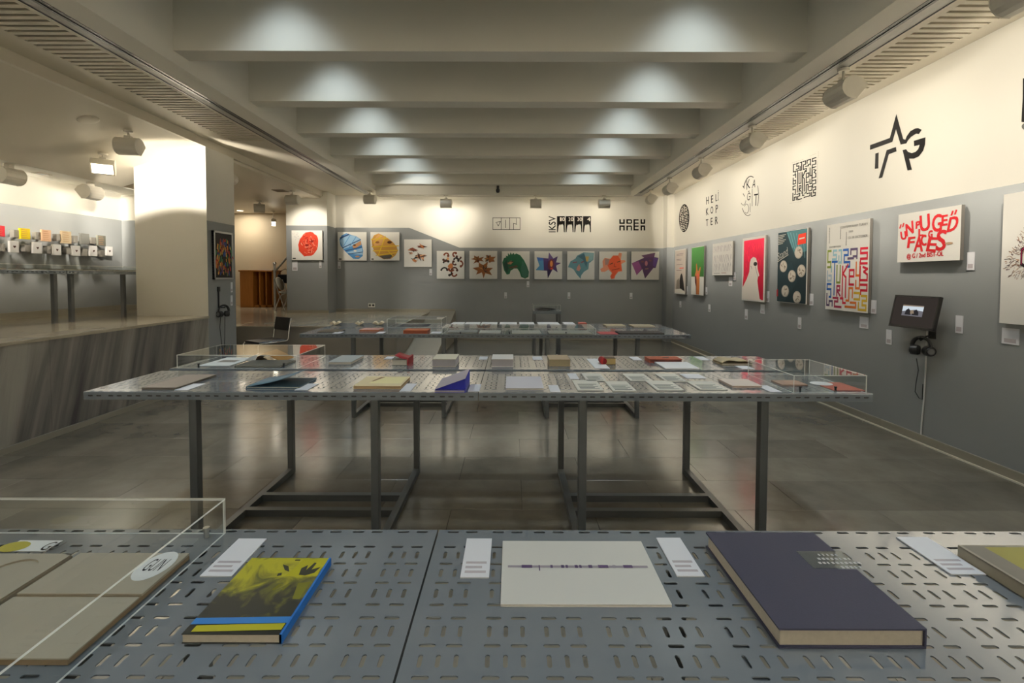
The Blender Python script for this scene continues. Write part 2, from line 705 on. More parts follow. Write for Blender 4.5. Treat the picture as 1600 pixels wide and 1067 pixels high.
# raised gallery on the left: marble faced
pl = struct(MB().box(-6.7, XL - 0.02, YF, 7.14, 0.0, ZP - 0.03).box(-6.7, -4.95, 7.14, 7.9, 0.0, ZP - 0.03).build('platform', M_base))
pl['kind'] = 'structure'
yy = 6.5
while yy > 0.9:
    ya = yy - 1.12
    MB().box(XL - 0.02, XL, ya + 0.0015, yy - 0.0015, 0.0, ZP - 0.03).build('marble_panel', M_marble, pl)
    MB().cbox(-6.6, XL + 0.012, ya + 0.0006, yy - 0.0006, ZP - 0.03, ZP, 0.002).build('marble_slab', M_marble_top, pl)
    yy = ya
MB().cbox(-6.6, -5.0, 6.5006, 7.9, ZP - 0.03, ZP, 0.002).build('marble_slab', M_marble_top, pl)
struct(rect_mb(XL - 0.02, XL + 0.018, YF, 6.5, 0, 0.055).build('baseboard_left', M_base))
bl = struct(rect_mb(-6.5, -6.478, 4.02, 7.7, ZP, ZP + 0.085).build('baseboard_gallery', M_base))
MB().box(-6.5, -6.482, YF, 4.0, ZP, ZP + 0.06).build('baseboard_length', M_base, bl)
MB().box(-6.478, -5.0, 7.68, 7.7, ZP, ZP + 0.085).build('baseboard_length', M_base, bl)

# low platform in the back left corner
pq = struct(rect_mb(-8.4, -1.95, 7.75, 13.0, 0.0, ZQ - 0.02).build('platform_back', mat('platform_side_stone', (0.22, 0.20, 0.17), 0.35, var=0.1, scale=3)))
MB().cbox(-8.4, -1.94, 7.74, 13.0, ZQ - 0.02, ZQ, 0.002).build('platform_top', M_marble_top, pq)
struct(rect_mb(-4.2, -1.36, YB - 0.022, YB, ZQ, ZQ + 0.07).build('baseboard_back_upper', M_base))
struct(rect_mb(-5.13, -4.178, 10.478, 10.5, ZQ, ZQ + 0.07).build('baseboard_section', M_base))
struct(rect_mb(-1.95, 3.59, YB - 0.022, YB, 0, 0.085).build('baseboard_back', M_base))
# sloped stringer at the open end of the back platform
struct(MB().prism([(7.75, 0.0), (11.0, 0.0), (11.0, ZQ + 0.03)], 0, 0.60, M=Matrix(((0, 0, 1, -1.95), (1, 0, 0, 0), (0, 1, 0, 0), (0, 0, 0, 1)))).build('ramp', M_base))

# right baseboard in lengths, with a ledge at its foot
br = struct(rect_mb(XR - 0.012, XR, YF, 10.72, 0, 0.03).build('baseboard_right', M_base))
yy = 10.72
while yy > 0.5:
    ya = yy - (1.22 if yy > 5 else 1.6)
    MB().cbox(XR - 0.022, XR, ya + 0.001, yy - 0.001, 0.012, 0.082, 0.003).build('baseboard_length', M_base, br)
    MB().box(XR - 0.034, XR, ya + 0.001, yy - 0.001, 0.0, 0.013).build('baseboard_foot', M_slat, br)
    yy = ya

# ------------------------------------------------------------------ ceiling
ceil = struct(rect_mb(-4.3, 3.95, YF, YB + 0.2, 4.55, 4.65).build('ceiling', M_ceil))
XI, XJ = -3.057, 2.655                          # inner faces of the long edge beams
for nm, xa, xb in (('edge_beam', XI - 0.23, XI), ('edge_beam', XJ, XJ + 0.215)):
    MB().box(xa, xb, YF, YB, ZC, 4.55).build(nm, M_ceil, ceil)
for k in range(-4, 7):
    y0 = 4.22 + 1.19 * k
    if y0 < YF or y0 > 10.5:
        continue
    MB().box(XI, XJ, y0, y0 + 0.20, 3.54, 4.55).build('cross_beam', M_ceil, ceil)
MB().box(XI, XJ, 10.56, YB, 3.33, 4.55).build('end_beam', M_ceil, ceil)


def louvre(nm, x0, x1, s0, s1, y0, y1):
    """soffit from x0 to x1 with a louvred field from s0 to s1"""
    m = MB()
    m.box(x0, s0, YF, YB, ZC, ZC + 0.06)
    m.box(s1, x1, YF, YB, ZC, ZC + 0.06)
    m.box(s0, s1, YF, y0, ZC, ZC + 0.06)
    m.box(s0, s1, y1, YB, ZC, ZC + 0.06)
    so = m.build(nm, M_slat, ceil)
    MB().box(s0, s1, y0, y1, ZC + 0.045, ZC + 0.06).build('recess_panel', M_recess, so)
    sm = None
    yy = y0 + 0.03
    while yy < y1 - 0.03:
        if sm is None:
            s = MB().prism([(0, 0), (0.042, 0), (0.050, 0.028), (0.008, 0.028)], s0, s1,
                           M=Matrix(((0, 0, 1, 0), (1, 0, 0, 0), (0, 1, 0, 0), (0, 0, 0, 1)))).build('slat', M_slat, so)
            sm = s.data
        else:
            s = bpy.data.objects.new('slat', sm)
            COL.objects.link(s)
            s.parent = so
        s.location = (0, yy, ZC)
        yy += 0.074
    return so


louvre('soffit_right', 3.07, XR, 3.14, 3.60, 1.6, 7.55)
louvre('soffit_left', XL, -3.455, -3.985, -3.50, 1.6, 6.6)
MB().box(XL - 0.05, XL, YF, 10.5, 3.32, 4.55).build('gallery_beam', M_slat, ceil)

# lighting tracks let into the soffit
for nm, xa, xb, g in (('trim_3', XJ + 0.215, 3.07, (2.885, 2.93)), ('trim_4', -3.455, XI - 0.23, (-3.30, -3.345))):
    tr = struct(rect_mb(xa, xb, YF, YB, ZC + 0.004, ZC + 0.06).build(nm, M_track))
    for gx in g:
        MB().box(gx - 0.013, gx + 0.013, YF, YB - 0.4, ZC - 0.002, ZC + 0.01).build('track_slot', M_black, tr)
    gx = xb - 0.004 if xa > 0 else xa + 0.004
    MB().box(gx - 0.004, gx + 0.004, YF, YB - 0.4, ZC - 0.001, ZC + 0.01).build('shadow_gap', M_black, tr)

# ceiling of the gallery: falls gently to a low strip along the wall
gc = struct(MB().prism([(XL - 0.05, 3.32), (-5.9, 2.845), (-5.9, 2.92), (XL - 0.05, 3.40)], YF, 7.0,
                       M=Matrix(((1, 0, 0, 0), (0, 0, 1, 0), (0, 1, 0, 0), (0, 0, 0, 1)))).build('ceiling_gallery', M_slat))
MB().box(-6.7, -5.93, YF, 7.9, 2.85, 2.95).build('low_strip', M_cream, gc)
MB().box(-5.93, -5.9, YF, 7.9, 2.87, 2.95).build('shadow_gap', M_recess, gc)
gb = MB().box(-8.4, XL - 0.05, 7.0, 13.2, 3.275, 3.38).build('ceiling_back_room', M_slat)
struct(gb)


# ================================================================== LAMPS
HEAD = [(0.075, 0.075)]
for i in range(9):
    a = math.radians(80 + i * 22.5)
    HEAD.append((0.098 * math.cos(a), 0.098 * math.sin(a)))
HEAD += [(0.03, -0.10), (0.125, 0.02)]


def make_lamp(nm, label, loc, aim, power, width=0.225, drop=0.085, tilt=0.0, pitch=38, group='wall washer lamps',
              mount_h=0.02, ang=140, blend=0.75, wash=0.0, cut=0.0):
    """aim: heading of the light in degrees about z; head profile runs forward (local x) and up (local z)"""
    t = thing(nm, label, 'lamp', loc, math.radians(aim), group)
    m = MB().cyl((0, 0, 0), (0, 0, -mount_h), 0.05, 0.045, 16)
    m.cyl((0, 0, -mount_h), (0, 0, -drop), 0.011, n=10)
    m.box(-0.03, 0.03, -0.032, 0.032, -drop - 0.03, -drop + 0.01)
    m.build('stem', M_lamp, t)
    zc = -drop - 0.11
    R = Matrix.Translation((0, 0, zc)) @ Matrix.Rotation(math.radians(tilt), 4, 'Y')
    MX = R @ Matrix(((1, 0, 0, 0), (0, 0, 1, 0), (0, 1, 0, 0), (0, 0, 0, 1)))
    h = MB().prism(HEAD, -width / 2, width / 2, M=MX)
    for sx in (-1, 1):                      # raised end caps
        h.prism([(a * 1.04, b * 1.04) for a, b in HEAD], sx * width / 2 - 0.004 * (sx < 0), sx * width / 2 + 0.004 * (sx > 0), M=MX)
    h.build('lamp_housing', M_lamp, t)
    a, b = Vector((0.03, -0.10)), Vector((0.125, 0.02))
    d = (b - a).normalized()
    nn = Vector((d.y, -d.x))
    a2, b2 = a + d * 0.014 + nn * 0.002, b - d * 0.014 + nn * 0.002
    wv = width / 2 - 0.012
    MB().add([MX @ Vector((p.x, p.y, q)) for p, q in ((a2, -wv), (a2, wv), (b2, wv), (b2, -wv))], [(0, 1, 2, 3)]).build('lamp_glass', M_glow, t)
    ld = bpy.data.lights.new('lamp_light', 'SPOT')
    ld.energy = power
    ld.color = WARM
    ld.spot_size = math.radians(ang)
    ld.spot_blend = blend
    ld.shadow_soft_size = 0.06
    if wash:
        # asymmetric reflector: intensity grows away from the axis so that the wall is lit evenly
        ld.spot_size = math.radians(ang if cut else 165)
        ld.spot_blend = 0.35
        ld.use_nodes = True
        nt = ld.node_tree
        em = nt.nodes['Emission']
        tc = nt.nodes.new('ShaderNodeTexCoord')
        sp = nt.nodes.new('ShaderNodeSeparateXYZ')
        nt.links.new(tc.outputs['Normal'], sp.inputs[0])

        def mth(op, a, b=None):
            n = nt.nodes.new('ShaderNodeMath')
            n.operation = op
            for i, q in enumerate((a, b)):
                if q is None:
                    continue
                if isinstance(q, (int, float)):
                    n.inputs[i].default_value = q
                else:
                    nt.links.new(q, n.inputs[i])
            return n.outputs[0]
        ca = mth('MAXIMUM', mth('ABSOLUTE', sp.outputs['Z']), wash)
        g = mth('DIVIDE', 1.0, mth('POWER', ca, 3.0))
        fd = nt.nodes.new('ShaderNodeMapRange')
        fd.interpolation_type = 'SMOOTHSTEP'
        fd.inputs['From Min'].default_value = 0.0
        fd.inputs['From Max'].default_value = wash
        nt.links.new(mth('ABSOLUTE', sp.outputs['Z']), fd.inputs['Value'])
        g = mth('MULTIPLY', g, fd.outputs[0])
        mr = nt.nodes.new('ShaderNodeMapRange')
        mr.interpolation_type = 'SMOOTHSTEP'
        mr.inputs['From Min'].default_value = 0.45
        mr.inputs['From Max'].default_value = -0.25
        nt.links.new(sp.outputs['Y'], mr.inputs['Value'])
        shape = mr.outputs[0]
        if cut:                              # level lower cut put into the beam strength itself
            mc = nt.nodes.new('ShaderNodeMapRange')
            mc.interpolation_type = 'SMOOTHSTEP'
            mc.inputs['From Min'].default_value = -cut - 0.07
            mc.inputs['From Max'].default_value = -cut + 0.10
            nt.links.new(sp.outputs['Y'], mc.inputs['Value'])
            shape = mc.outputs[0]
        nt.links.new(mth('MULTIPLY', g, shape), em.inputs['Strength'])
        pitch = 0
    lo = bpy.data.objects.new('lamp_light', ld)
    COL.objects.link(lo)
    lo.parent = t
    c = MX @ Vector(((a.x + b.x) / 2 + nn.x * 0.05, (a.y + b.y) / 2 + nn.y * 0.05, 0))
    lo.location = c
    fwd = Vector((math.cos(math.radians(pitch)), 0, -math.sin(math.radians(pitch))))
    lo.rotation_euler = fwd.to_track_quat('-Z', 'Y').to_euler()
    return t


ORD = ['nearest', 'second nearest', 'third', 'fourth', 'farthest']
# along the right wall
for i, yy in enumerate((-0.3, 1.25, 2.78, 4.31, 5.92, 7.5, 9.0, 10.2)):
    lab = (('farthest', 'middle', 'nearest')[i] + ' of three right track lamps out of view behind the camera' if i < 3 else
           ['large track lamp above the star logo, nearest on the right wall track',
            'track lamp above the square black maze logo on the right wall',
            'track lamp above the tall thin lettering of the right wall',
            'track lamp above the round black maze logo by the corner',
            'small last track lamp of the right track beside the back corner'][i - 3])
    make_lamp('track_lamp', lab, (3.05, yy, ZC), 0, P_RIGHT, width=0.26 if i < 7 else 0.2, drop=0.10, wash=0.40, group='lamps along the right wall')
# along the back wall
for i, (px, lab) in enumerate(((578, 'lamp on the end beam above the blue mask poster'), (697, 'lamp on the end beam left of the boxed outline logo'),
                               (837, 'lamp on the end beam between boxed outline logo and dripping number logo'), (944, 'rightmost lamp on the end beam, left of the mirrored block logo'))):
    p = on_y(px, 312, 10.44)
    make_lamp('track_lamp', lab, (p.x, 10.44, 3.345 if i else ZC), 90, P_BACK, drop=0.075, wash=0.7, group='lamps on the end beam', width=0.24)
# end beam carrier for those lamps
MB().box(XI, XJ, 10.38, 10.56, 3.345, 3.56).build('lamp_rail', M_ceil, ceil)
p = on_y(457, 303, 9.6)
make_lamp('track_lamp', 'ceiling lamp above the red wrapped face poster', (p.x, 9.6, 3.275), 90, 50, drop=0.075, pitch=40, ang=100, blend=0.7, width=0.24, group='gallery ceiling lamps')
# gallery lamps
make_lamp('track_lamp', 'ceiling lamp in front of the white pillar with bright light behind it', (-4.58, 5.55, 3.235), 102, P_PILLAR, drop=0.07, wash=0.62, cut=0.50, ang=98, blend=0.35, group='gallery ceiling lamps')
make_lamp('track_lamp', 'glowing gallery lamp turned towards the hall', (-5.16, 5.86, 3.05), -55, 45, drop=0.06, pitch=42, ang=120, blend=0.8, group='gallery ceiling lamps')
make_lamp('track_lamp', 'leftmost gallery lamp aimed at the left wall', (-6.07, 5.6, 2.85), 180, P_LEFT, drop=0.03, wash=0.32, group='gallery ceiling lamps')
make_lamp('track_lamp', 'gallery lamp beside the small ceiling vent near the pillar', (-6.07, 6.68, 2.85), 180, P_LEFT, drop=0.03, wash=0.32, group='gallery ceiling lamps')
make_lamp('track_lamp', 'gallery lamp outside the left edge of the view', (-6.07, 4.0, 2.85), 180, P_LEFT, drop=0.03, wash=0.32, group='gallery ceiling lamps')
make_lamp('track_lamp', 'added gallery fill lamp turned towards the hall, outside the left edge of the view', (-5.16, 3.4, 3.05), -55, 45, drop=0.06, pitch=42, ang=120, blend=0.8, group='gallery ceiling lamps')  # unseen lamp added to brighten the gallery floor
for lab, yy in (('second', 2.4), ('third', 0.9), ('fourth', -0.6)):  # unseen lamps added to lift the light in gallery and hall
    make_lamp('track_lamp', lab + ' gallery lamp outside the left edge of the view, added as fill, counted towards the camera', (-6.07, yy, 2.85), 180, P_LEFT, drop=0.03, wash=0.32, group='gallery ceiling lamps')
for lab, xx in (('leftmost', -2.6), ('second', -1.2), ('third', 0.2), ('rightmost', 1.6)):  # unseen lamps added as warm ambient fill from behind the camera
    make_lamp('track_lamp', lab + ' of the four added fill lamps washing the wall behind the camera', (xx, YF + 0.75, 3.42), -90, P_FRONT_FILL, drop=0.10, wash=0.45, group='added fill lamps behind the camera')
MB().box(XI, XJ, YF + 0.6, YF + 0.9, 3.42, 3.7).build('lamp_rail', M_ceil, ceil)  # carries the unseen fill lamps
make_lamp('track_lamp', 'white lamp on the back room ceiling above the wooden cabinet', (-5.95, 10.9, 3.275), 120, 1, drop=0.06, pitch=30, group='gallery ceiling lamps')
make_lamp('track_lamp', 'small lit lamp high by the stair at the far opening', (-6.5, 12.6, 3.275), -60, 2, drop=0.2, width=0.12, group='gallery ceiling lamps')
make_lamp('track_lamp', 'lamp half hidden behind the right edge of the pillar', (-4.62, 7.6, 3.275), 200, 8, drop=0.05, group='gallery ceiling lamps')

# cool downlights between the cross beams
dl0 = None
for k in range(-4, 7):
    y0 = 4.22 + 1.19 * k
    if y0 < YF + 0.5 or y0 > 10.5:
        continue
    for sx, xx in (('left', -2.04), ('right', 1.61)):
        bay = k + 5
        lab = '%s row downlight in bay %s of the coffered ceiling, counted from the front wall' % (sx, ('one', 'two', 'three', 'four', 'five', 'six', 'seven', 'eight', 'nine', 'ten', 'eleven')[k + 4])
        t = thing('downlight', lab, 'lamp', (xx, y0 - 0.47, 4.55), 0, 'cool downlights between the beams')
        MB().lathe([(0.075, 0), (0.08, -0.02), (0.08, -0.10), (0.07, -0.10), (0.06, -0.03)], 20).build('lamp_housing', M_ceil, t)
        MB().cyl((0, 0, -0.05), (0, 0, -0.055), 0.055, n=20).build('lamp_glass', M_cool, t)
        ld = bpy.data.lights.new('downlight_light', 'SPOT')
        ld.energy = P_COFFER
        ld.color = COOL
        ld.spot_size = math.radians(92)
        ld.spot_blend = 1.0
        ld.shadow_soft_size = 0.10
        lo = bpy.data.objects.new('downlight_light', ld)
        COL.objects.link(lo)
        lo.parent = t
        lo.location = (0, 0, -0.12)

# recessed downlight of the back room, smoke detector, vents, sensor
p = on_z(375, 329, 3.275)
t = thing('downlight', 'round recessed downlight glowing in the back room ceiling', 'lamp', (p.x, p.y, 3.275))
MB().lathe([(0.10, 0), (0.10, -0.006), (0.08, -0.008), (0.078, 0)], 24).build('trim_ring', M_lamp, t)
MB().cyl((0, 0, -0.001), (0, 0, -0.004), 0.078, n=24).build('lamp_glass', emis('room_glow', (1, 0.85, 0.6), 9), t)
ld = bpy.data.lights.new('downlight_light', 'AREA')
ld.shape = 'DISK'
ld.size = 0.15
ld.energy = 16
ld.color = WARM
lo = bpy.data.objects.new('downlight_light', ld)
COL.objects.link(lo)
lo.parent = t
lo.location = (0, 0, -0.02)
sl = math.atan2(3.32 - 2.845, 5.9 - 4.34)
t = thing('smoke_detector', 'flat round disc on the gallery ceiling', 'detector', (-4.66, 5.12, 3.222))
t.rotation_euler = (0, -sl, 0)
MB().lathe([(0.001, -0.012), (0.06, -0.012), (0.085, -0.008), (0.10, -0.002), (0.10, 0.0)], 24).build('detector_disc', M_slat, t)
t = thing('ceiling_vent', 'small dark vent in the low gallery ceiling', 'vent', (-6.2, 6.12, 2.85))
MB().box(-0.07, 0.07, -0.07, 0.07, -0.006, 0).build('vent_frame', M_slat, t)
MB().box(-0.055, 0.055, -0.055, 0.055, -0.007, -0.005).build('vent_opening', M_black, t)
t = thing('ceiling_vent', 'flat dark vent in the ceiling above the red wrapped face poster', 'vent', (on_z(438, 298, 3.275).x, on_z(438, 298, 3.275).y, 3.275))
MB().box(-0.12, 0.12, -0.12, 0.12, -0.008, 0).build('vent_frame', M_recess, t)
for k in range(4):
    MB().box(-0.10, 0.10, -0.09 + k * 0.05, -0.07 + k * 0.05, -0.012, -0.008).build('vent_slat', M_recess, t)
p = on_y(778, 296, 10.36)
t = thing('ceiling_sensor', 'small black device hanging from the last cross beam', 'sensor', (p.x, 10.45, 3.345))
MB().cyl((0, -0.09, 0.2), (0, -0.09, 0.12), 0.03, n=12).build('sensor_base', M_black, t)
MB().lathe([(0.001, 0.04), (0.03, 0.045), (0.045, 0.08), (0.04, 0.12)], 14, M=Matrix.Translation((0, -0.09, 0))).build('sensor_dome', M_black, t)


# ================================================================== TABLES
TOP = 0.903                                     # height of the table tops
PW, PD, RIM = 2.066, 0.545, 0.042


def perforated_panel():
    """one sheet steel panel: slotted top, slotted front and back flange"""
    m = MB()
    pitch, ng = PW / 20.16, 20
    cs = [(k - (ng - 1) / 2) * pitch + (0.0022 if k % 2 else -0.0022) for k in range(ng)]
    hx, hy = PW / 2, PD / 2

    def stad(cx, cy, L, W, horiz):
        r = W / 2
        l = L / 2 - r
        pts = []
        for qx, qy, a0 in ((1, -1, -90), (1, 1, 0), (-1, 1, 90), (-1, -1, 180)):
            for da in (0, 45, 90):
                a = math.radians(a0 + da)
                dx, dy = r * math.cos(a), r * math.sin(a)
                pts.append((cx + dx + (l * qx if horiz else 0), cy + dy + (0 if horiz else l * qy)))
        return pts

    def cell(x0, x1, y0, y1, slot, put, wall):
        o = [(x1, y0), (x1, y1), (x0, y1), (x0, y0)]
        pts = stad(*slot)
        v = [put(*p) for p in o] + [put(*p) for p in pts]
        f = []
        for k in range(4):
            b = 4 + 3 * k
            f.append((k, b + 1, b))
            f.append((k, b + 2, b + 1))
            nb = 4 + (3 * (k + 1)) % 12
            f.append((k, (k + 1) % 4, nb, b + 2))
        m.add(v, f)
        lo = [wall(*p) for p in pts]
        m.add([put(*p) for p in pts] + lo, [(i, (i + 1) % 12, 12 + (i + 1) % 12, 12 + i) for i in range(12)])

    def plain(x0, x1, y0, y1, put):
        m.add([put(x0, y0), put(x1, y0), put(x1, y1), put(x0, y1)], [(0, 1, 2, 3)])

    def row(y0, y1, yc, kind, put, wall):
        xs = []
        for c in cs:
            if kind == 'H':
                xs += [(c - 0.0222, yc, 0.0275, 0.0075, True), (c + 0.0222, yc, 0.0275, 0.0075, True)]
            else:
                xs += [(c + d, yc, 0.0255, 0.0075, False) for d in (-0.0285, 0, 0.0285)]
        edges = [-hx] + [(a[0] + b[0]) / 2 for a, b in zip(xs[:-1], xs[1:])] + [hx]
        for i, sl in enumerate(xs):
            cell(edges[i], edges[i + 1], y0, y1, sl, put, wall)

    top = lambda a, b: (a, b, 0)
    low = lambda a, b: (a, b, -0.0022)
    rp, g = 0.0305, 0.0015
    ys = []
    for sgn in (-1, 1):
        for k in range(7):
            c = g + (k + 0.5) * rp
            ys.append((sgn * c, 'H' if k % 2 == 0 else 'V'))
    ys.sort()
    lim = g + 7 * rp
    for c, kd in ys:
        row(c - rp / 2, c + rp / 2, c, kd, top, low)
    plain(-hx, hx, -g, g, top)
    e = 0.004
    for sgn in (-1, 1):
        row(*(sorted((sgn * (hy - 0.022), sgn * (hy - e)))), sgn * (hy - 0.0125), 'H', top, low)
        plain(-hx, hx, *(sorted((sgn * (hy - 0.022), sgn * lim))), top)
        # rounded edge and flange with paired slots
        m.add([(-hx, sgn * (hy - e), 0), (hx, sgn * (hy - e), 0), (hx, sgn * (hy - 0.0012), -0.0012), (-hx, sgn * (hy - 0.0012), -0.0012),
               (hx, sgn * hy, -e), (-hx, sgn * hy, -e)], [(0, 1, 2, 3), (3, 2, 4, 5)])
        fr = lambda a, b, s=sgn: (a, s * hy, b)
        fw = lambda a, b, s=sgn: (a, s * (hy - 0.0022), b)
        row(-0.033, -0.009, -0.021, 'H', fr, fw)
        plain(-hx, hx, -0.009, -e, fr)
        plain(-hx, hx, -RIM, -0.033, fr)
        m.add([(-hx, sgn * hy, -RIM), (hx, sgn * hy, -RIM), (hx, sgn * (hy - 0.02), -RIM), (-hx, sgn * (hy - 0.02), -RIM)], [(0, 1, 2, 3)])
        m.add([(sgn * hx, -hy, 0), (sgn * hx, hy, 0), (sgn * hx, hy, -RIM), (sgn * hx, -hy, -RIM)], [(0, 1, 2, 3)])
    return m


M_slot_shade = mat('slot_shade_black', (0.02, 0.02, 0.02), 0.6)  # for black rails added behind the flange slots, standing in for shade


def make_table(nm, label, loc):
    t = thing(nm, label, 'table', loc, 0, 'perforated steel display tables')
    p = perforated_panel().build('perforated_top', M_table, t)
    p.location = (0, -(PD + 0.06) / 2, TOP)
    q = bpy.data.objects.new('perforated_top', p.data)
    COL.objects.link(q)
    q.parent = t
    q.location = (0, (PD + 0.06) / 2, TOP)
    L = 0.021
    for yy in (-(PD + 0.06) / 2, (PD + 0.06) / 2):
        for s in (-1, 1):
            ye = yy + s * (PD / 2 - 0.012)
            MB().box(-PW / 2 + 0.01, PW / 2 - 0.01, ye - 0.006, ye + 0.006, TOP - RIM + 0.003, TOP - 0.004).build('slot_shade_rail', M_slot_shade, t)
    for sx in (-0.482, 0.482):
        for sy in (-0.53, 0.53):
            MB().cbox(sx - L, sx + L, sy - L, sy + L, 0.0, TOP - RIM, 0.002).build('leg', M_leg, t)
        MB().box(sx - L, sx + L, -0.53 + L, 0.53 - L, 0.0, 0.042).build('foot_bar', M_leg, t)
        MB().box(sx - L, sx + L, -0.53 + L, 0.53 - L, TOP - RIM - 0.004, TOP - 0.004).build('top_rail', M_leg, t)
    for sy in (-0.10, 0.10):
        MB().box(-0.482 + L, 0.482 - L, sy - L, sy + L, 0.0, 0.042).build('stretcher', M_leg, t)
    return t


XC = -0.175
YT = [0.515 - 0.0, 2.97, 5.43]                 # centres of the three table rows
tbl = make_table('display_table', 'grey perforated steel table in the foreground, left of the seam', (XC - PW / 2 - 0.002, YT[0], 0))
dup(tbl, (XC + PW / 2 + 0.002, YT[0], 0), label='grey perforated steel table in the foreground, right of the seam')
dup(tbl, (XC - PW / 2 - 0.002, YT[1], 0), label='left half table of the middle row, on two steel frames')
dup(tbl, (XC + PW / 2 + 0.002, YT[1], 0), label='right half table of the middle row, on two steel frames')
dup(tbl, (XC - PW / 2 - 0.002, YT[2], 0), label='left half table of the far row, partly hidden behind the middle row')
dup(tbl, (XC + PW / 2 + 0.002, YT[2], 0), label='right half table of the far row, partly hidden behind the middle row')
panel_me = [c for c in tbl.children if c.name.startswith('perforated_top')][0].data

# tables along the wall of the gallery
ZG = 1.572
for lab, yc, legs in (('grey wall table of the gallery, nearer half', 4.50, (5.45,)), ('grey wall table of the gallery, running behind the pillar', 6.575, (5.66, 6.42))):
    t = thing('display_table', lab, 'table', (-5.62, yc, ZP), 0, 'gallery wall tables')
    for dx in (0.0,):
        q = bpy.data.objects.new('perforated_top', panel_me)
        COL.objects.link(q)
        q.parent = t
        q.location = (dx, 0, ZG - ZP)
        q.rotation_euler = (0, 0, math.radians(90))
    for ly in legs:
        MB().cbox(0.1775, 0.2225, ly - yc - 0.022, ly - yc + 0.022, 0, ZG - ZP - RIM, 0.002).build('leg', M_leg, t)
    MB().box(-0.25, 0.25, -0.9, -0.86, ZG - ZP - RIM, ZG - ZP - 0.005).build('top_rail', M_leg, t)
    MB().box(-0.25, 0.25, 0.86, 0.9, ZG - ZP - RIM, ZG - ZP - 0.005).build('top_rail', M_leg, t)


# ================================================================== POSTERS AND WALL LETTERING
def rgb(h, nm=None, rough=0.55):
    return mat(nm or ('print_' + h.strip('#')), h, rough, 0.3)


XB, YBK = XR - 0.04, YB - 0.04


M_bside2 = mat('poster_edge', (0.16, 0.15, 0.135), 0.6, 0.2)


def poster_back(nm, label, box, y=None, depth=0.025, group='square face posters on the back wall'):
    """square board on the back wall from pixel box x0, y0, x1, y1"""
    y = y or YBK
    a, b = on_y(box[0], box[3], y), on_y(box[2], box[1], y)
    z0, z1 = a.z, b.z
    c = Vector(((a.x + b.x) / 2, y, (z0 + z1) / 2))
    t = thing(nm, label, 'poster', c, 0, group)
    hw, hh = (b.x - a.x) / 2, (z1 - z0) / 2
    MB().box(-hw, hw, -hh, hh, 0, depth, M=Matrix(((1, 0, 0, 0), (0, 0, -1, depth), (0, 1, 0, 0), (0, 0, 0, 1))), sides=[1, 0, 1, 1, 1, 1]).build('board', [M_board, M_bside2], t)
    MB().box(-hw * 0.6, hw * 0.6, depth, depth + 0.012, -hh * 0.6, hh * 0.6).build('hanging_frame', M_bside, t)
    kx, kz = (box[2] - box[0]), (box[3] - box[1])

    def pl(u, v):                                   # u, v in 0..100, v downwards
        return Vector((c.x - hw + 2 * hw * u / 100, y, c.z + hh - 2 * hh * v / 100))
    return t, Print(pl, (0, -1, 0))


def fin(t, pr):
    o = pr.build('print', t)
    return o


def blob(cx, cy, r, n=14, jit=0.12, sx=1.0, sy=1.0, seed=1, rot=0.0):
    rd = random.Random(seed)
    pts = []
    for i in range(n):
        a = 2 * math.pi * i / n
        q = r * (1 + rd.uniform(-jit, jit))
        x, y = q * math.cos(a) * sx, q * math.sin(a) * sy
        pts.append((cx + x * math.cos(rot) - y * math.sin(rot), cy + x * math.sin(rot) + y * math.cos(rot)))
    return pts


R1, R2, R3, R4 = rgb('#d8442c'), rgb('#e8735a'), rgb('#8f1e14'), rgb('#f0a088')
B1, B2, B3 = rgb('#4f8fc8'), rgb('#9cc4e4'), rgb('#2c4a7c')
SK, SK2, SK3 = rgb('#c89468'), rgb('#a06a40'), rgb('#5a3420')
YL, YL2 = rgb('#eac43c'), rgb('#f4e27c')
G1, G2 = rgb('#175c3c'), rgb('#0e3a2c')
BK, DK = rgb('#14110e'), rgb('#33302c')
LG = rgb('#b8b4bc')
WH = rgb('#efe9dc')

# 1 red
t, p = poster_back('face_poster', 'square poster of a face wound in red string, on the far left wall section', (456, 360, 503.5, 406), y=10.46)
p.poly(blob(55, 47, 40, 26, 0.05, 0.8, 1.06, 3, 0.25), R1).up()
rd = random.Random(4)
for i in range(70):
    a, q = rd.uniform(0, 6.28), rd.uniform(4, 33)
    x, y = 55 + q * math.cos(a) * 0.8, 47 + q * math.sin(a) * 1.05
    b = a + rd.uniform(0.9, 2.2)
    L = rd.uniform(5, 12)
    p.line([(x, y), (x + L * math.cos(b), y + L * math.sin(b))], rd.uniform(1.2, 2.6), rd.choice([R2, R2, R3, R4, R1]), False)
p.up()
p.ell(50, 50, 6, 4, R3).ell(66, 38, 5, 3, R3)
for i in range(14):
    x, y = rd.uniform(4, 24), rd.uniform(8, 32)
    p.line([(x, y), (x + rd.uniform(-6, 6), y + rd.uniform(-5, 5))], 0.8, LG)
p.poly([(3, 93), (13, 93), (13, 97), (3, 97)], DK)
fin(t, p)
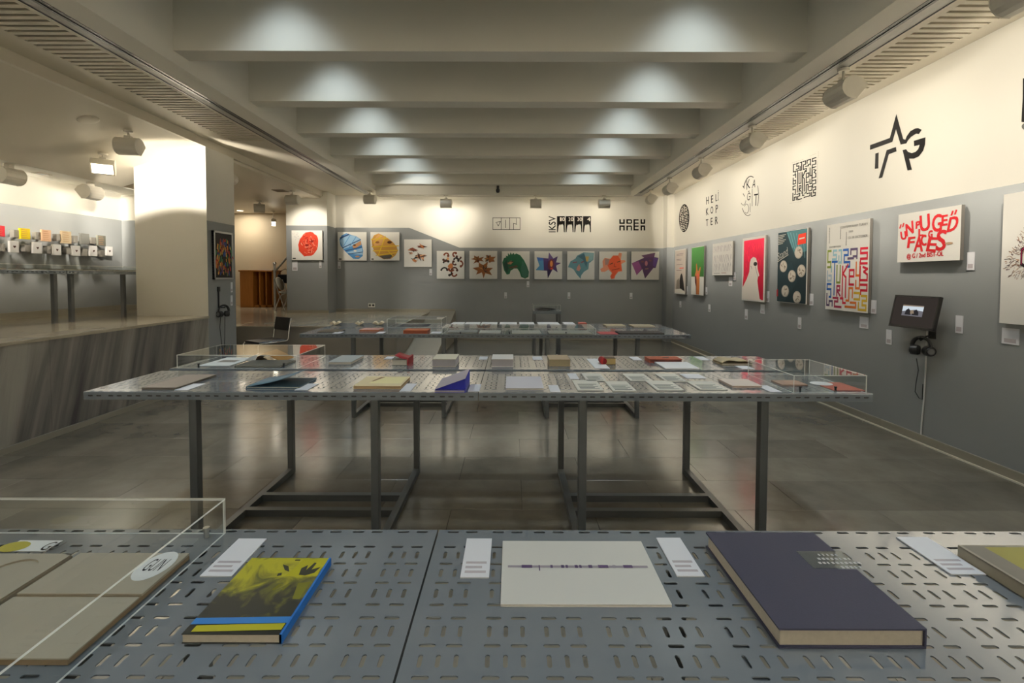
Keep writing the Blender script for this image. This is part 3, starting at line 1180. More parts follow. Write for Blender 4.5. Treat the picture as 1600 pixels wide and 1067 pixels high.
# 2 blue
t, p = poster_back('face_poster', 'square poster of a face bandaged in light blue strips', (528, 362.5, 572.7, 407))
out = [(6, 26), (14, 12), (30, 4), (46, 10), (62, 14), (78, 24), (84, 48), (88, 66), (86, 84), (72, 95), (54, 94), (40, 82), (24, 66), (10, 48)]
p.poly(out, B1).up()
p.poly([(8, 30), (30, 8), (60, 14), (82, 28), (44, 52), (20, 60)], B2)
p.poly([(50, 48), (80, 30), (82, 44), (56, 60)], SK)
p.poly([(30, 72), (84, 56), (87, 80), (60, 78)], B2).up()
for a, b, wd, m in (((8, 22), (40, 8), 5, B3), ((16, 56), (80, 26), 3, B3), ((26, 66), (84, 52), 3, B3), ((36, 78), (86, 70), 2.4, B3), ((44, 10), (20, 50), 2, B1), ((64, 16), (40, 54), 2, B1), ((50, 88), (84, 84), 3, B1)):
    p.line([a, b], wd, m, False)
p.ell(58, 46, 5, 3, SK3).ell(60, 66, 5, 3.4, WH).ell(68, 86, 8, 3, SK)
p.poly([(3, 93), (13, 93), (13, 97), (3, 97)], DK)
fin(t, p)
# 3 yellow
t, p = poster_back('face_poster', 'square poster of a face tied with yellow tape', (579, 362.5, 624, 407))
p.poly([(4, 28), (12, 12), (28, 5), (44, 12), (60, 22), (76, 34), (90, 50), (94, 66), (86, 82), (70, 94), (46, 96), (28, 86), (14, 70), (6, 48)], rgb('#cf9a4a')).up()
p.poly([(30, 84), (80, 78), (68, 93), (46, 95)], rgb('#5c5850'))
p.poly([(8, 30), (28, 8), (50, 18), (40, 46), (14, 50)], rgb('#e0aa6a'))
p.ell(66, 36, 8, 5, SK3).ell(24, 36, 7, 4, SK2).up()
for a, b in (((2, 26), (60, 22)), ((4, 52), (98, 48)), ((8, 66), (96, 64)), ((18, 82), (92, 72)), ((52, 14), (26, 84)), ((60, 66), (78, 84)), ((10, 40), (40, 12))):
    p.line([a, b], 3.2, YL, False)
p.poly([(3, 93), (11, 93), (11, 97), (3, 97)], DK)
fin(t, p)
# 4 brown shards
cols = [rgb('#7a3a1e'), rgb('#c47a44'), BK, rgb('#e2a878'), rgb('#4c2412')]
t, p = poster_back('face_poster', 'square poster of brown leaf-like shards, hung lower than the yellow tape face', (631.5, 374, 674.5, 417))
rd = random.Random(11)
for cx, cy, sc in ((30, 36, 20), (66, 26, 22), (54, 60, 26), (36, 76, 18), (68, 70, 16), (24, 50, 12)):
    for i in range(6):
        a = rd.uniform(0, 6.28)
        L, wd = sc * rd.uniform(0.6, 1.15), sc * rd.uniform(0.16, 0.3)
        ca, sa = math.cos(a), math.sin(a) * 0.7
        p.poly([(cx + ca * L, cy + sa * L), (cx - sa * wd, cy + ca * wd), (cx - ca * L * 0.5, cy - sa * L * 0.5), (cx + sa * wd, cy - ca * wd)], cols[(i + int(cx)) % 5]).up()
fin(t, p)
# 5 brown curls
t, p = poster_back('face_poster', 'square poster of dark brown curling tendrils', (682.5, 392, 725.5, 435.5))


def curl(cx, cy, r, a0, a1, wd, m):
    pts = []
    for i in range(9):
        a = a0 + (a1 - a0) * i / 8
        q = r * (1 - 0.35 * i / 8)
        pts.append((cx + q * math.cos(a), cy + q * math.sin(a)))
    p.line(pts, wd, m)
    p.ell(*pts[-1], wd * 0.9, wd * 0.9, m)
    p.ell(*pts[0], wd * 0.7, wd * 0.7, m)


for i, (cx, cy, r, a0, a1) in enumerate(((36, 16, 9, 3.4, 6.6), (30, 30, 9, 0.2, 2.8), (36, 42, 11, 3.2, 5.6), (66, 12, 8, 2.0, 5.4), (78, 22, 9, 0.2, 3.4), (72, 34, 10, 3.6, 6.4), (84, 48, 12, 5.0, 7.4),
                                         (64, 42, 8, 1.0, 4.0), (30, 72, 14, 3.4, 5.8), (50, 62, 12, 0.6, 2.6), (66, 70, 12, 3.4, 6.2), (44, 80, 11, 5.0, 7.6), (62, 82, 10, 0.4, 3.2))):
    curl(cx, cy, r, a0, a1, 5.0, (cols[0], cols[4], BK)[i % 3])
p.up().poly(blob(50, 54, 9, 10, 0.2, 1, 1, 5), cols[1]).poly(blob(40, 28, 5, 8, 0.2, 1, 1, 6), cols[3])
fin(t, p)
# 6 brown flames
t, p = poster_back('face_poster', 'square poster of three brown flame-shaped face fragments', (733.5, 392, 777, 435.5))
for j, (cx, cy, sc) in enumerate(((30, 30, 20), (70, 28, 22), (50, 68, 32))):
    n = 7
    pts = []
    for i in range(2 * n):
        a = math.pi * i / n + j
        q = sc * (rd.uniform(0.75, 1.3) if i % 2 else rd.uniform(0.35, 0.75))
        pts.append((cx + q * math.cos(a), cy + q * math.sin(a) * 0.8))
    p.poly(pts, rgb('#8a5426')).up()
    for i in range(7):
        a = rd.uniform(0, 6.28)
        L = sc * rd.uniform(0.5, 0.9)
        p.poly([(cx, cy), (cx + L * math.cos(a), cy + L * 0.8 * math.sin(a)), (cx + L * 0.5 * math.cos(a + 0.5), cy + L * 0.4 * math.sin(a + 0.5))], (BK, cols[0], rgb('#c08a4a'))[i % 3]).up()
fin(t, p)
# 7 green
t, p = poster_back('face_poster', 'square poster of a bent dark green face shape with spiked hair', (784, 392.5, 827.5, 436))
p.poly([(2, 40), (8, 24), (16, 22), (14, 16), (22, 18), (22, 6), (28, 14), (32, 3), (36, 12), (42, 6), (46, 12), (52, 8), (66, 14), (80, 32), (90, 52), (98, 74), (96, 92), (84, 98), (70, 92), (64, 74), (56, 62), (44, 62), (32, 70), (28, 82), (18, 84), (8, 68)], G1).up()
p.poly([(74, 34), (92, 62), (96, 84), (84, 96), (72, 88), (68, 64)], rgb('#3a6a56'))
p.poly([(6, 46), (18, 30), (24, 60), (20, 80), (10, 64)], G2)
p.poly([(20, 40), (34, 34), (42, 38), (32, 48), (22, 46)], rgb('#b07a5a'))
p.poly([(24, 58), (54, 50), (58, 56), (30, 62)], rgb('#7a4434'))
p.up().line([(18, 40), (44, 36)], 2.4, G2, False).line([(24, 60), (58, 52)], 2, G2, False).ell(30, 41, 4, 2.2, SK)
fin(t, p)
# 8 purple star
t, p = poster_back('face_poster', 'square poster of a blue and purple star-shaped face', (835, 392.5, 878.5, 436))
p.poly([(8, 22), (50, 26), (52, 4), (68, 26), (84, 18), (78, 40), (96, 42), (78, 52), (84, 76), (66, 64), (48, 98), (46, 70), (4, 68), (18, 52)], rgb('#4a3468')).up()
p.poly([(8, 22), (32, 24), (34, 68), (4, 68), (18, 52)], rgb('#4a86b0'))
p.poly([(8, 22), (32, 24), (32, 33), (12, 34)], rgb('#3a62a8'))
p.poly([(52, 4), (68, 28), (50, 34)], rgb('#6a5488'))
p.poly([(48, 98), (46, 66), (64, 62)], rgb('#2c2048'))
p.up().ell(60, 48, 12, 20, rgb('#6e3040'), rot=0.1).up().ell(61, 45, 5, 11, rgb('#e0904c')).ell(62, 62, 5, 3, R1)
fin(t, p)
# 9 teal
t, p = poster_back('face_poster', 'square poster of a grey-blue folded cloth face with corner flap', (886, 392.5, 929, 437))
p.poly([(3, 56), (12, 36), (30, 26), (36, 16), (60, 4), (98, 6), (96, 30), (80, 42), (78, 62), (62, 72), (52, 84), (50, 97), (36, 82), (24, 64), (14, 58)], rgb('#5a8690')).up()
p.poly([(60, 6), (97, 7), (94, 30), (74, 38), (66, 22)], rgb('#88aab0'))
p.poly([(38, 18), (62, 8), (74, 40), (70, 58), (58, 30)], rgb('#3a6070'))
p.poly([(66, 18), (80, 18), (76, 36), (70, 36)], rgb('#c8a860'))
p.up().line([(20, 40), (36, 38)], 4, rgb('#7a3444'), False).line([(50, 40), (60, 36)], 4, rgb('#8a3444'), False).poly([(36, 56), (44, 44), (50, 60), (44, 70), (34, 66)], rgb('#d89a8a'))
fin(t, p)
# 10 orange
t, p = poster_back('face_poster', 'square poster of an orange splash-shaped face', (936, 393, 979.5, 437))
p.poly([(4, 62), (14, 56), (12, 34), (20, 22), (40, 26), (50, 14), (68, 14), (72, 4), (82, 6), (80, 18), (78, 30), (92, 30), (96, 36), (80, 44), (84, 70), (70, 72), (60, 84), (56, 96), (44, 98), (40, 88), (46, 76), (34, 64), (20, 72), (8, 72)], rgb('#e89878')).up()
p.poly([(38, 30), (50, 15), (68, 15), (78, 30), (80, 46), (82, 68), (68, 70), (58, 84), (54, 95), (45, 96), (42, 88), (48, 76), (36, 60), (30, 50)], rgb('#dc5a34')).up()
p.poly([(20, 24), (38, 28), (32, 48), (22, 48)], rgb('#b08a80'))
p.line([(38, 46), (50, 40)], 3, SK3, False).line([(64, 38), (76, 34)], 3, SK3, False).line([(46, 66), (74, 60)], 2.5, rgb('#8a2c14'), False).line([(56, 42), (54, 54), (62, 54)], 2, rgb('#8a2c14'), False)
fin(t, p)
# 11 purple angular
t, p = poster_back('face_poster', 'square poster of an angular dark purple face, nearest the right corner', (986, 393, 1030, 437))
p.poly([(2, 42), (46, 22), (36, 14), (86, 4), (82, 20), (98, 22), (88, 58), (80, 58), (50, 96), (40, 62), (20, 84)], rgb('#472a52')).up()
p.poly([(2, 42), (26, 34), (38, 60), (20, 84)], rgb('#8a4a80'))
p.poly([(36, 14), (86, 5), (80, 20), (46, 22)], rgb('#5c3a5c'))
p.poly([(80, 22), (97, 23), (87, 57), (78, 50)], rgb('#5a3e80'))
p.up().ell(54, 42, 5, 9, rgb('#b07480')).ell(40, 36, 5, 3, rgb('#6a4040')).ell(68, 32, 5, 3, rgb('#6a4040')).line([(50, 62), (62, 60)], 4, rgb('#8a6a60'), False)
fin(t, p)

# ---- posters on the right wall (a board at XB, seen obliquely)


def poster_right(nm, label, xl, xr, yt, yb, cat='poster', depth=0.03, face=M_board):
    """xl, xr: pixel columns of the two upright edges; yt, yb: pixel rows at the left edge"""
    a, b = on_x(xl, yt, XB), on_x(xl, yb, XB)
    c = on_x(xr, yt, XB)
    y1, y0, z1, z0 = a.y, c.y, a.z, b.z
    o = Vector((XB, (y0 + y1) / 2, (z0 + z1) / 2))
    t = thing(nm, label, cat, o, 0)
    hy, hz = (y1 - y0) / 2, (z1 - z0) / 2
    # board: face towards -x
    MB().box(-hy, hy, -hz, hz, 0, depth, M=Matrix(((0, 0, -1, depth), (-1, 0, 0, 0), (0, 1, 0, 0), (0, 0, 0, 1))), sides=[1, 0, 1, 1, 1, 1]).build('board', [face, M_bside2], t)
    MB().box(depth, depth + 0.009, -hy * 0.6, hy * 0.6, -hz * 0.6, hz * 0.6).build('hanging_frame', M_bside, t)

    def pl(u, v):
        return Vector((XB, y1 - (y1 - y0) * u / 100, z1 - (z1 - z0) * v / 100))
    return t, Print(pl, (-1, 0, 0))


# A pale film poster
t, p = poster_right('tall_poster', 'pale poster with a dark rocky figure, beside the back right corner', 1055, 1071.5, 391, 458.5)
p.poly([(2, 2), (98, 2), (98, 98), (2, 98)], rgb('#c9bdb2')).up()
for v in (10, 13, 22, 25, 34, 47):
    p.line([(15, v), (60 + (v * 7) % 25, v)], 1.0, rgb('#6a5c58'), False)
p.line([(45, 42), (85, 42)], 2, R1, False)
p.poly([(55, 58), (66, 53), (76, 60), (92, 88), (96, 92), (50, 90), (46, 70)], rgb('#2a2726'))
p.poly([(20, 70), (42, 64), (48, 90), (14, 90)], rgb('#8f8478'))
p.poly([(2, 90), (60, 88), (98, 95), (98, 98), (2, 98)], WH)
fin(t, p)
# B green
t, p = poster_right('tall_poster', 'green and white poster with a raised two-finger hand', 1080.8, 1100.5, 387, 460)
p.poly([(1, 1), (99, 1), (99, 62), (1, 62)], rgb('#33662c')).up()
p.poly([(30, 62), (30, 58), (40, 50), (38, 36), (44, 34), (52, 50), (60, 50), (70, 42), (76, 43), (68, 60), (68, 80), (66, 99), (42, 99), (40, 82), (32, 74)], rgb('#b8703c')).up()
p.poly([(30, 62), (40, 60), (46, 70), (44, 99), (42, 99), (40, 82), (32, 74)], rgb('#5a2c30'))
p.poly([(44, 58), (54, 54), (64, 58), (60, 66), (48, 66)], rgb('#d4604c'))
fin(t, p)
# C white pencil
t, p = poster_right('small_poster', 'white poster of thin tangled pencil lettering', 1113.6, 1145, 381.5, 430)
rd = random.Random(21)
for r, v in enumerate((18, 50, 76)):
    for i in range(11):
        x = 8 + i * 8
        hgt = 13 if r else 10
        p.line([(x, v + hgt), (x + rd.uniform(-1, 5), v - hgt), (x + rd.uniform(3, 9), v + rd.uniform(-6, hgt))], 0.9, rgb('#8a8088'), False)
p.line([(8, 94), (40, 94)], 1.2, rgb('#6a5c5c'), False).line([(48, 93), (72, 93)], 1.2, R3, False)
fin(t, p)
# D dove
PK, PK2 = rgb('#c4163a'), rgb('#e02c40')
t, p = poster_right('tall_poster', 'red poster with a white hooded bird figure and white border', 1160.5, 1196.5, 373, 469)
p.poly([(7, 4), (94, 4), (94, 97), (88, 97), (4, 78), (7, 60)], PK).up()
rd = random.Random(8)
for i in range(46):
    x, y = rd.uniform(10, 88), rd.uniform(6, 62)
    p.line([(x, y), (x + rd.uniform(-5, 5), y + rd.uniform(3, 9))], rd.uniform(1.5, 4), rd.choice([PK2, rgb('#d8244e'), rgb('#b41234')]), False)
p.up().poly([(3, 80), (22, 66), (34, 54), (36, 40), (40, 34), (50, 31), (62, 33), (68, 40), (70, 50), (78, 60), (72, 62), (70, 68), (82, 98), (3, 98)], rgb('#e6ddd2')).up()
p.ell(60, 42, 8, 3.2, BK).ell(58, 41, 5, 2, DK).line([(40, 45), (44, 47), (46, 50)], 1.2, rgb('#907c78'), False).line([(60, 46), (72, 62)], 1.4, rgb('#8a7a78'), False)
fin(t, p)
# E coins
t, p = poster_right('tall_poster', 'dark teal poster with six pale round coins and a red patch', 1216, 1263, 363.5, 471.5)
p.poly([(0.5, 0.5), (97, 0.5), (97, 99.5), (0.5, 99.5)], rgb('#1c3036')).up()
p.poly([(30, 1), (97, 1), (97, 30), (60, 34), (44, 18)], rgb('#3d6468'))
p.poly([(2, 55), (50, 44), (70, 70), (30, 98), (2, 98)], rgb('#22383e')).up()
for i in range(6):
    p.line([(34 + i * 10, 2 + i), (52 + i * 8, 24 + i * 3)], 1.3, rgb('#6a9498'), False)
p.poly([(70, 7), (94, 6), (94, 20), (68, 21)], rgb('#d83a24')).up()
p.poly([(73, 12.2), (90, 11.4), (90, 13.2), (73, 14)], WH)
for (x, y) in ((72, 31), (22, 49), (82, 56), (52, 63), (30, 84), (70, 91.5)):
    p.ell(x, y, 13, 8.4, rgb('#b8aea0'))
p.up()
rd = random.Random(5)
for (x, y) in ((72, 31), (22, 49), (82, 56), (52, 63), (30, 84), (70, 91.5)):
    p.ell(x, y, 11, 7, rgb('#cfc6b8'))
    p.up()
    for k in range(5):
        a = rd.uniform(0, 6.28)
        p.line([(x + 3 * math.cos(a), y + 2 * math.sin(a)), (x + 9 * math.cos(a + 0.7), y + 5.5 * math.sin(a + 0.7))], 1.5, rgb('#857868'), False)
for k in range(6):
    p.line([(3, 5 + 2.4 * k), (30 - (k % 3) * 5, 4.4 + 2.4 * k)], 1.0, rgb('#bdb9ae'), False)
p.text('Stand', (3, 40), (38, 32), (1, 30), rgb('#bdb9ae'))
p.line([(2, 42), (40, 33)], 1.2, rgb('#bdb9ae'), False)
p.poly([(0.5, 82), (6, 82), (6, 92), (0.5, 92)], rgb('#a8383c'))
fin(t, p)
# F colour maze
t, p = poster_right('tall_poster', 'white poster with a maze of coloured bars spelling TURKEY', 1292.5, 1359.5, 352, 483)
CM = {'g': rgb('#7c8a3c'), 'l': rgb('#8fb4c0'), 'b': rgb('#2a5aa0'), 'p': rgb('#584a66'), 'r': rgb('#c01c34'), 'o': rgb('#d4702c'), 'y': rgb('#d0ac34'), 'm': rgb('#9c2c4c'), 's': rgb('#a8b8c8')}


def maze(p, segs, wd, one=None):
    for c, pts in segs:
        p.line([(x, y) for x, y in pts], wd, one or CM[c])


MZ = [('g', [(12, 31), (4, 31), (4, 44), (12, 44), (12, 50), (4, 50)]), ('l', [(26, 31), (18, 31), (18, 36), (26, 36), (26, 41), (16, 41)]),
      ('l', [(32, 31), (38, 31), (38, 45), (32, 45), (32, 38)]), ('b', [(43, 31), (54, 31), (54, 37), (45, 37), (45, 45), (58, 45), (58, 50), (50, 50)]),
      ('p', [(74, 39), (66, 39), (66, 41), (54, 41)]), ('p', [(60, 36), (60, 31), (74, 31), (74, 41)]),
      ('r', [(96, 31), (82, 31), (82, 36), (96, 36), (96, 42), (82, 42), (82, 47), (96, 47)]), ('r', [(82, 51), (82, 65), (97, 65), (97, 59), (90, 56), (97, 53), (88, 51)]),
      ('r', [(82, 70), (97, 70), (97, 76), (84, 76), (84, 80)]),
      ('b', [(16, 44), (28, 44)]), ('b', [(22, 44), (22, 82)]), ('g', [(28, 49), (28, 68), (36, 68), (36, 49)]), ('m', [(29, 83), (29, 72), (36, 72), (36, 77), (29, 77), (37, 83)]),
      ('r', [(42, 50), (42, 84)]), ('r', [(54, 48), (43, 58), (50, 62), (50, 84)]),
      ('r', [(58, 70), (68, 70)]), ('r', [(58, 70), (58, 54), (68, 54), (68, 61), (58, 61)]), ('o', [(73, 46), (73, 60), (82, 60)]), ('o', [(81, 46), (81, 74), (73, 74), (73, 66)]),
      ('s', [(4, 55), (4, 66), (14, 66), (14, 60), (8, 60)]), ('b', [(14, 70), (4, 70), (4, 76), (14, 76), (14, 85), (10, 85)]), ('p', [(4, 82), (4, 95), (10, 95), (10, 90), (18, 90), (18, 95)]),
      ('m', [(20, 86), (32, 86), (32, 90), (24, 90), (24, 96), (40, 96)]), ('r', [(38, 86), (44, 86), (44, 91), (50, 91)]), ('o', [(66, 84), (66, 74), (58, 74), (58, 88), (52, 88)]),
      ('o', [(50, 95), (74, 95), (74, 90), (62, 90)]), ('y', [(70, 79), (82, 79), (82, 86), (70, 86)]), ('y', [(80, 90), (80, 97), (96, 97), (96, 92), (88, 92), (88, 87), (97, 87), (97, 82), (86, 82)]),
      ('l', [(14, 50), (14, 55)])]
maze(p, MZ, 2.6)
p.up()
for txt, bl, br, tl in (('CONTEMPORARY TURKEY', (34, 6.5), (96, 6.5), (34, 4)), ('EXHIBITION', (8, 27.5), (36, 27.5), (8, 25.5)), ('2009', (54, 12), (64, 12), (54, 10)), ('12-18 OCTOBER', (54, 19), (96, 19), (54, 16.5))):
    p.text(txt, bl, br, tl, DK)
for u, v0, v1 in ((6, 4, 23), (34, 8, 20), (48, 12, 28)):
    n = int((v1 - v0) / 1.9)
    for i in range(n):
        p.line([(u, v0 + 1.9 * i), (u + 1.6, v0 + 1.9 * i)], 1.1, DK, False)
fin(t, p)
# G unplugged faces
t, p = poster_right('wide_poster', 'white poster with red brush lettering UNPLUGGED FACES', 1404, 1502, 335.5, 410)
RB = rgb('#b81c22')
for txt, bl, br, tl in (('U', (6, 52), (15, 52), (4, 36)), ('N', (15, 46), (27, 40), (13, 22)), ('P', (31, 33), (38, 31), (31, 20)), ('L', (36, 48), (43, 48), (36, 35)), ('U', (39, 40), (54, 38), (37, 9)),
                        ('G', (58, 44), (72, 42), (57, 12)), ('G', (52, 54), (58, 54), (52, 40)), ('E', (72, 33), (80, 33), (72, 14)), ('D', (80, 46), (93, 44), (84, 20)), ('F', (17, 70), (28, 70), (19, 49)),
                        ('A', (29, 78), (43, 79), (30, 48)), ('C', (41, 68), (49, 68), (40, 47)), ('E', (49, 79), (63, 81), (53, 53)), ('S', (64, 80), (78, 79), (66, 42))):
    vs, fs = glyphs(txt)
    p.text(txt, bl, br, tl, RB)
    # brush weight: the same letter drawn again slightly shifted
    for dx, dy in ((1.3, 0), (0, 1.4), (1.3, 1.4)):
        p.text(txt, (bl[0] + dx, bl[1] + dy), (br[0] + dx, br[1] + dy), (tl[0] + dx, tl[1] + dy), RB)
for x, y in ((5, 22), (10, 20), (88, 10), (93, 9)):
    p.line([(x, y), (x - 1.5, y + 6)], 2.6, RB)
p.text('@ G / 2nd BIST-OL', (17, 95), (76, 93), (17, 83), RB)
p.text('@ G / 2nd BIST-OL', (17.8, 95.5), (76.8, 93.5), (17.8, 83.5), RB)
p.up().ell(84, 68, 6, 2.2, rgb('#a08468'))
fin(t, p)
# H explosion
t, p = poster_right('large_poster', 'large cream poster with a radiating burst of lines, cut by the right frame edge', 1568.5, 1712, 304, 505)
cx, cy = 38, 49
rd = random.Random(9)
for i in range(420):
    a = rd.uniform(0, 6.283)
    q = rd.uniform(14, 30) * (1 + 0.2 * math.sin(3 * a))
    L = rd.uniform(1.5, 5)
    b = a + rd.uniform(-0.7, 0.7)
    x, y = cx + q * math.cos(a), cy + q * math.sin(a) * 0.62
    p.line([(x, y), (x + L * math.cos(b), y + L * math.sin(b) * 0.7)], 0.35, rd.choice([rgb('#8a5a3c'), rgb('#6a4a4c'), rgb('#a88468'), rgb('#44323c')]), False)
p.up()
hexp = [(cx + 15 * math.cos(math.pi / 6 + k * math.pi / 3), cy + 10.5 * math.sin(math.pi / 6 + k * math.pi / 3)) for k in range(7)]
p.line(hexp, 2.4, rgb('#1a1014'))
p.line([(a, b + 0.0) for a, b in hexp[2:5]], 0.8, rgb('#a01c4c'))
fin(t, p)

# ---- small label cards fixed to the walls
GL = 'caption cards on the walls'


def wall_card(label, plane, x0, y0, x1, y1):
    if plane == 'R':
        a, b = on_x(x0, y0, XR - 0.004), on_x(x1, y1, XR - 0.004)
        yc = (a.y + b.y) / 2
        zt = on_x((x0 + x1) / 2, y0, XR - 0.004).z
        zb = on_x((x0 + x1) / 2, y1, XR - 0.004).z
        hy, hz = abs(a.y - b.y) / 2, abs(zt - zb) / 2
        t = thing('wall_label', label, 'label', (XR, yc, (zt + zb) / 2), 0, GL)
        MB().box(-0.006, 0, -hy, hy, -hz, hz).build('card', M_card, t)
        MB().box(-0.0066, -0.006, -hy * 0.7, hy * 0.7, -hz * 0.8, -hz * 0.3).build('caption', M_fine, t)
    elif plane == 'L':
        a, b = on_x(x0, y0, XL + 0.004), on_x(x1, y1, XL + 0.004)
        hy, hz = abs(a.y - b.y) / 2, abs(a.z - b.z) / 2
        t = thing('wall_label', label, 'label', (XL, (a.y + b.y) / 2, (a.z + b.z) / 2), 0, GL)
        MB().box(0, 0.006, -hy, hy, -hz, hz).build('card', M_card, t)
        MB().box(0.006, 0.0066, -hy * 0.7, hy * 0.7, -hz * 0.8, -hz * 0.3).build('caption', M_fine, t)
    else:
        yy = YB if plane == 'B' else 10.5
        a, b = on_y(x0, y0, yy), on_y(x1, y1, yy)
        hx, hz = abs(a.x - b.x) / 2, abs(a.z - b.z) / 2
        t = thing('wall_label', label, 'label', ((a.x + b.x) / 2, yy, (a.z + b.z) / 2), 0, GL)
        MB().box(-hx, hx, -0.006, 0, -hz, hz).build('card', M_card, t)
        MB().box(-hx * 0.7, hx * 0.7, -0.0066, -0.006, -hz * 0.8, -hz * 0.3).build('caption', M_fine, t)


for lab, pl_, bx in (
        ('square caption card under the left edge of the red face poster', 'S', (456.7, 408, 465, 423)),
        ('narrow caption card under the right edge of the red face poster', 'S', (498.7, 408, 502.6, 418.5)),
        ('narrow caption card under the blue bandaged face poster', 'B', (528, 408.6, 532.5, 419.6)),
        ('narrow caption card under the brown shard poster', 'B', (671, 420, 675, 430)),
        ('narrow caption card under the right edge of the green face poster', 'B', (823, 439, 827, 448.5)),
        ('caption card low on the wall under the green face poster', 'B', (788, 456.6, 792, 466)),
        ('caption card low on the wall under the grey-blue face poster', 'B', (887, 456.6, 891, 466.6)),
        ('caption card low on the wall under the angular purple face poster', 'B', (984, 457.5, 988, 467)),
        ('thin caption card low under the pale film poster', 'R', (1061.8, 470.5, 1064.2, 480)),
        ('caption card low on the wall right of the green poster', 'R', (1107, 475.6, 1110, 487)),
        ('thin caption card at the right edge of the pale film poster', 'R', (1072, 447, 1074.3, 460)),
        ('thin caption card at the right edge of the green hand poster', 'R', (1102.6, 448.6, 1105, 460)),
        ('caption card under the pencil lettering poster', 'R', (1139, 432.7, 1144, 447)),
        ('caption card right of the pencil lettering poster', 'R', (1146, 425, 1150, 438)),
        ('caption card low on the wall under the red bird poster', 'R', (1164, 483, 1168, 499)),
        ('square caption card under the right edge of the red bird poster', 'R', (1188.6, 475.6, 1194.7, 490)),
        ('narrow caption card right of the red bird poster', 'R', (1197.7, 455, 1201.5, 472)),
        ('caption card low on the wall under the coin poster', 'R', (1247, 496, 1251.7, 513.7)),
        ('narrow caption card right of the coin poster', 'R', (1265, 458.7, 1270.6, 477)),
        ('square caption card under the coloured maze poster', 'R', (1343.6, 495, 1356.6, 513)),
        ('narrow caption card right of the coloured maze poster', 'R', (1361.5, 469, 1368.6, 490)),
        ('narrow caption card below left of the monitor', 'R', (1385, 515, 1393, 538)),
        ('narrow caption card to the right of the monitor', 'R', (1493.6, 493, 1504, 520.5)),
        ('narrow caption card right of the red lettering poster', 'R', (1511.5, 394, 1522, 422)),
        ('large square caption card under the big cream poster', 'R', (1566, 513, 1592, 538)),
        ('upper caption card on the grey pillar side', 'L', (360.3, 441, 363.5, 456.5)),
        ('lower caption card on the grey pillar side', 'L', (360.3, 461.5, 363.5, 477)),
):
    wall_card(lab, pl_, *bx)

# ---- lettering and logos stuck on the white band
WR = lambda x, y: on_x(x, y, XR - 0.0005)
WBk = lambda x, y: on_y(x, y, YB - 0.0005)
GLG = 'vinyl logos on the white wall band'


def logo(label, plane, normal, origin, scale, fn):
    p = Print(plane, normal, origin, scale)
    fn(p)
    c = sum((Vector(v) for v in p.mb.v), Vector()) / max(1, len(p.mb.v))
    o = p.build('wall_logo', None, c)
    return tag(o, label, 'logo', GLG)


def f_gon(p):
    K = M_ink
    for y in (112, 213):
        p.line([(55, y), (290, y)], 4, K)
    for x in (55, 128, 201, 290):
        p.line([(x, 112), (x, 213)], 4, K)
    p.line([(82, 152), (122, 144), (102, 182), (90, 160)], 4, K)
    p.line([(164, 132), (164, 196)], 4.5, K)
    p.line([(234, 213), (234, 160), (262, 168)], 4, K)
    p.line([(258, 118), (258, 166)], 3.5, K)


logo('thin black boxed outline logo spelling GON on the back wall', WBk, (0, -1, 0), (760, 320), 5.517, f_gon)


def f_iksv(p):
    K = M_ink
    for dx in (0, 3):
        p.text('IKSV', (596 + dx - 1.5, 236), (596 + dx - 1.5, 98), (538 + dx - 1.5, 236), K)
    for i, n in enumerate(('10', '20', '30', '4')):
        x0 = 608 + i * 75
        p.layer = 1
        p.poly([(x0, 98), (x0 + 68, 98), (x0 + 68, 236), (x0 + 60, 236), (x0 + 56, 180), (x0 + 48, 164), (x0 + 44, 172), (x0 + 34, 168), (x0 + 28, 178), (x0 + 22, 168), (x0 + 14, 186), (x0 + 8, 236), (x0, 236)], K)
        p.layer = 2
        for dd in (0, 2):
            if len(n) == 2:
                p.text(n[0], (x0 + 26 + dd, 140), (x0 + 38 + dd, 140), (x0 + 26 + dd, 108), WH)
                p.text(n[1], (x0 + 44 + dd, 140), (x0 + 66 + dd, 140), (x0 + 44 + dd, 108), WH)
            else:
                p.text(n, (x0 + 36 + dd, 140), (x0 + 62 + dd, 140), (x0 + 36 + dd, 108), WH)


logo('black logo with four dripping columns numbered 10 to 40 on the back wall', WBk, (0, -1, 0), (760, 320), 5.517, f_iksv)


def f_krek(p):
    K = M_ink
    W_ = 13
    for i in range(4):
        x = 1152 + i * 61
        p.line([(x, 124), (x, 158)], W_, K, False)
        p.line([(x, 180), (x, 221)], W_, K, False)
    p.line([(1146, 158), (1192, 158)], W_, K, False)
    p.line([(1186, 124), (1186, 158)], W_, K, False)
    p.line([(1146, 184), (1192, 184)], W_, K, False)
    p.line([(1186, 184), (1186, 221)], W_, K, False)
    p.line([(1207, 130), (1250, 130), (1250, 158), (1207, 158)], 11, K, False)
    p.line([(1207, 184), (1250, 184), (1250, 221)], 11, K, False)
    p.line([(1268, 130), (1312, 130)], 11, K, False).line([(1268, 158), (1312, 158)], 11, K, False).line([(1268, 184), (1312, 184)], 11, K, False).line([(1268, 215), (1312, 215)], 11, K, False)
    p.line([(1274, 130), (1274, 215)], W_, K, False)
    p.line([(1329, 158), (1366, 158)], W_, K, False).line([(1362, 124), (1362, 158)], W_, K, False)
    p.line([(1329, 184), (1366, 184)], W_, K, False).line([(1362, 184), (1362, 221)], W_, K, False)


logo('heavy black mirrored block letter logo at the right of the back wall', WBk, (0, -1, 0), (760, 320), 5.517, f_krek)


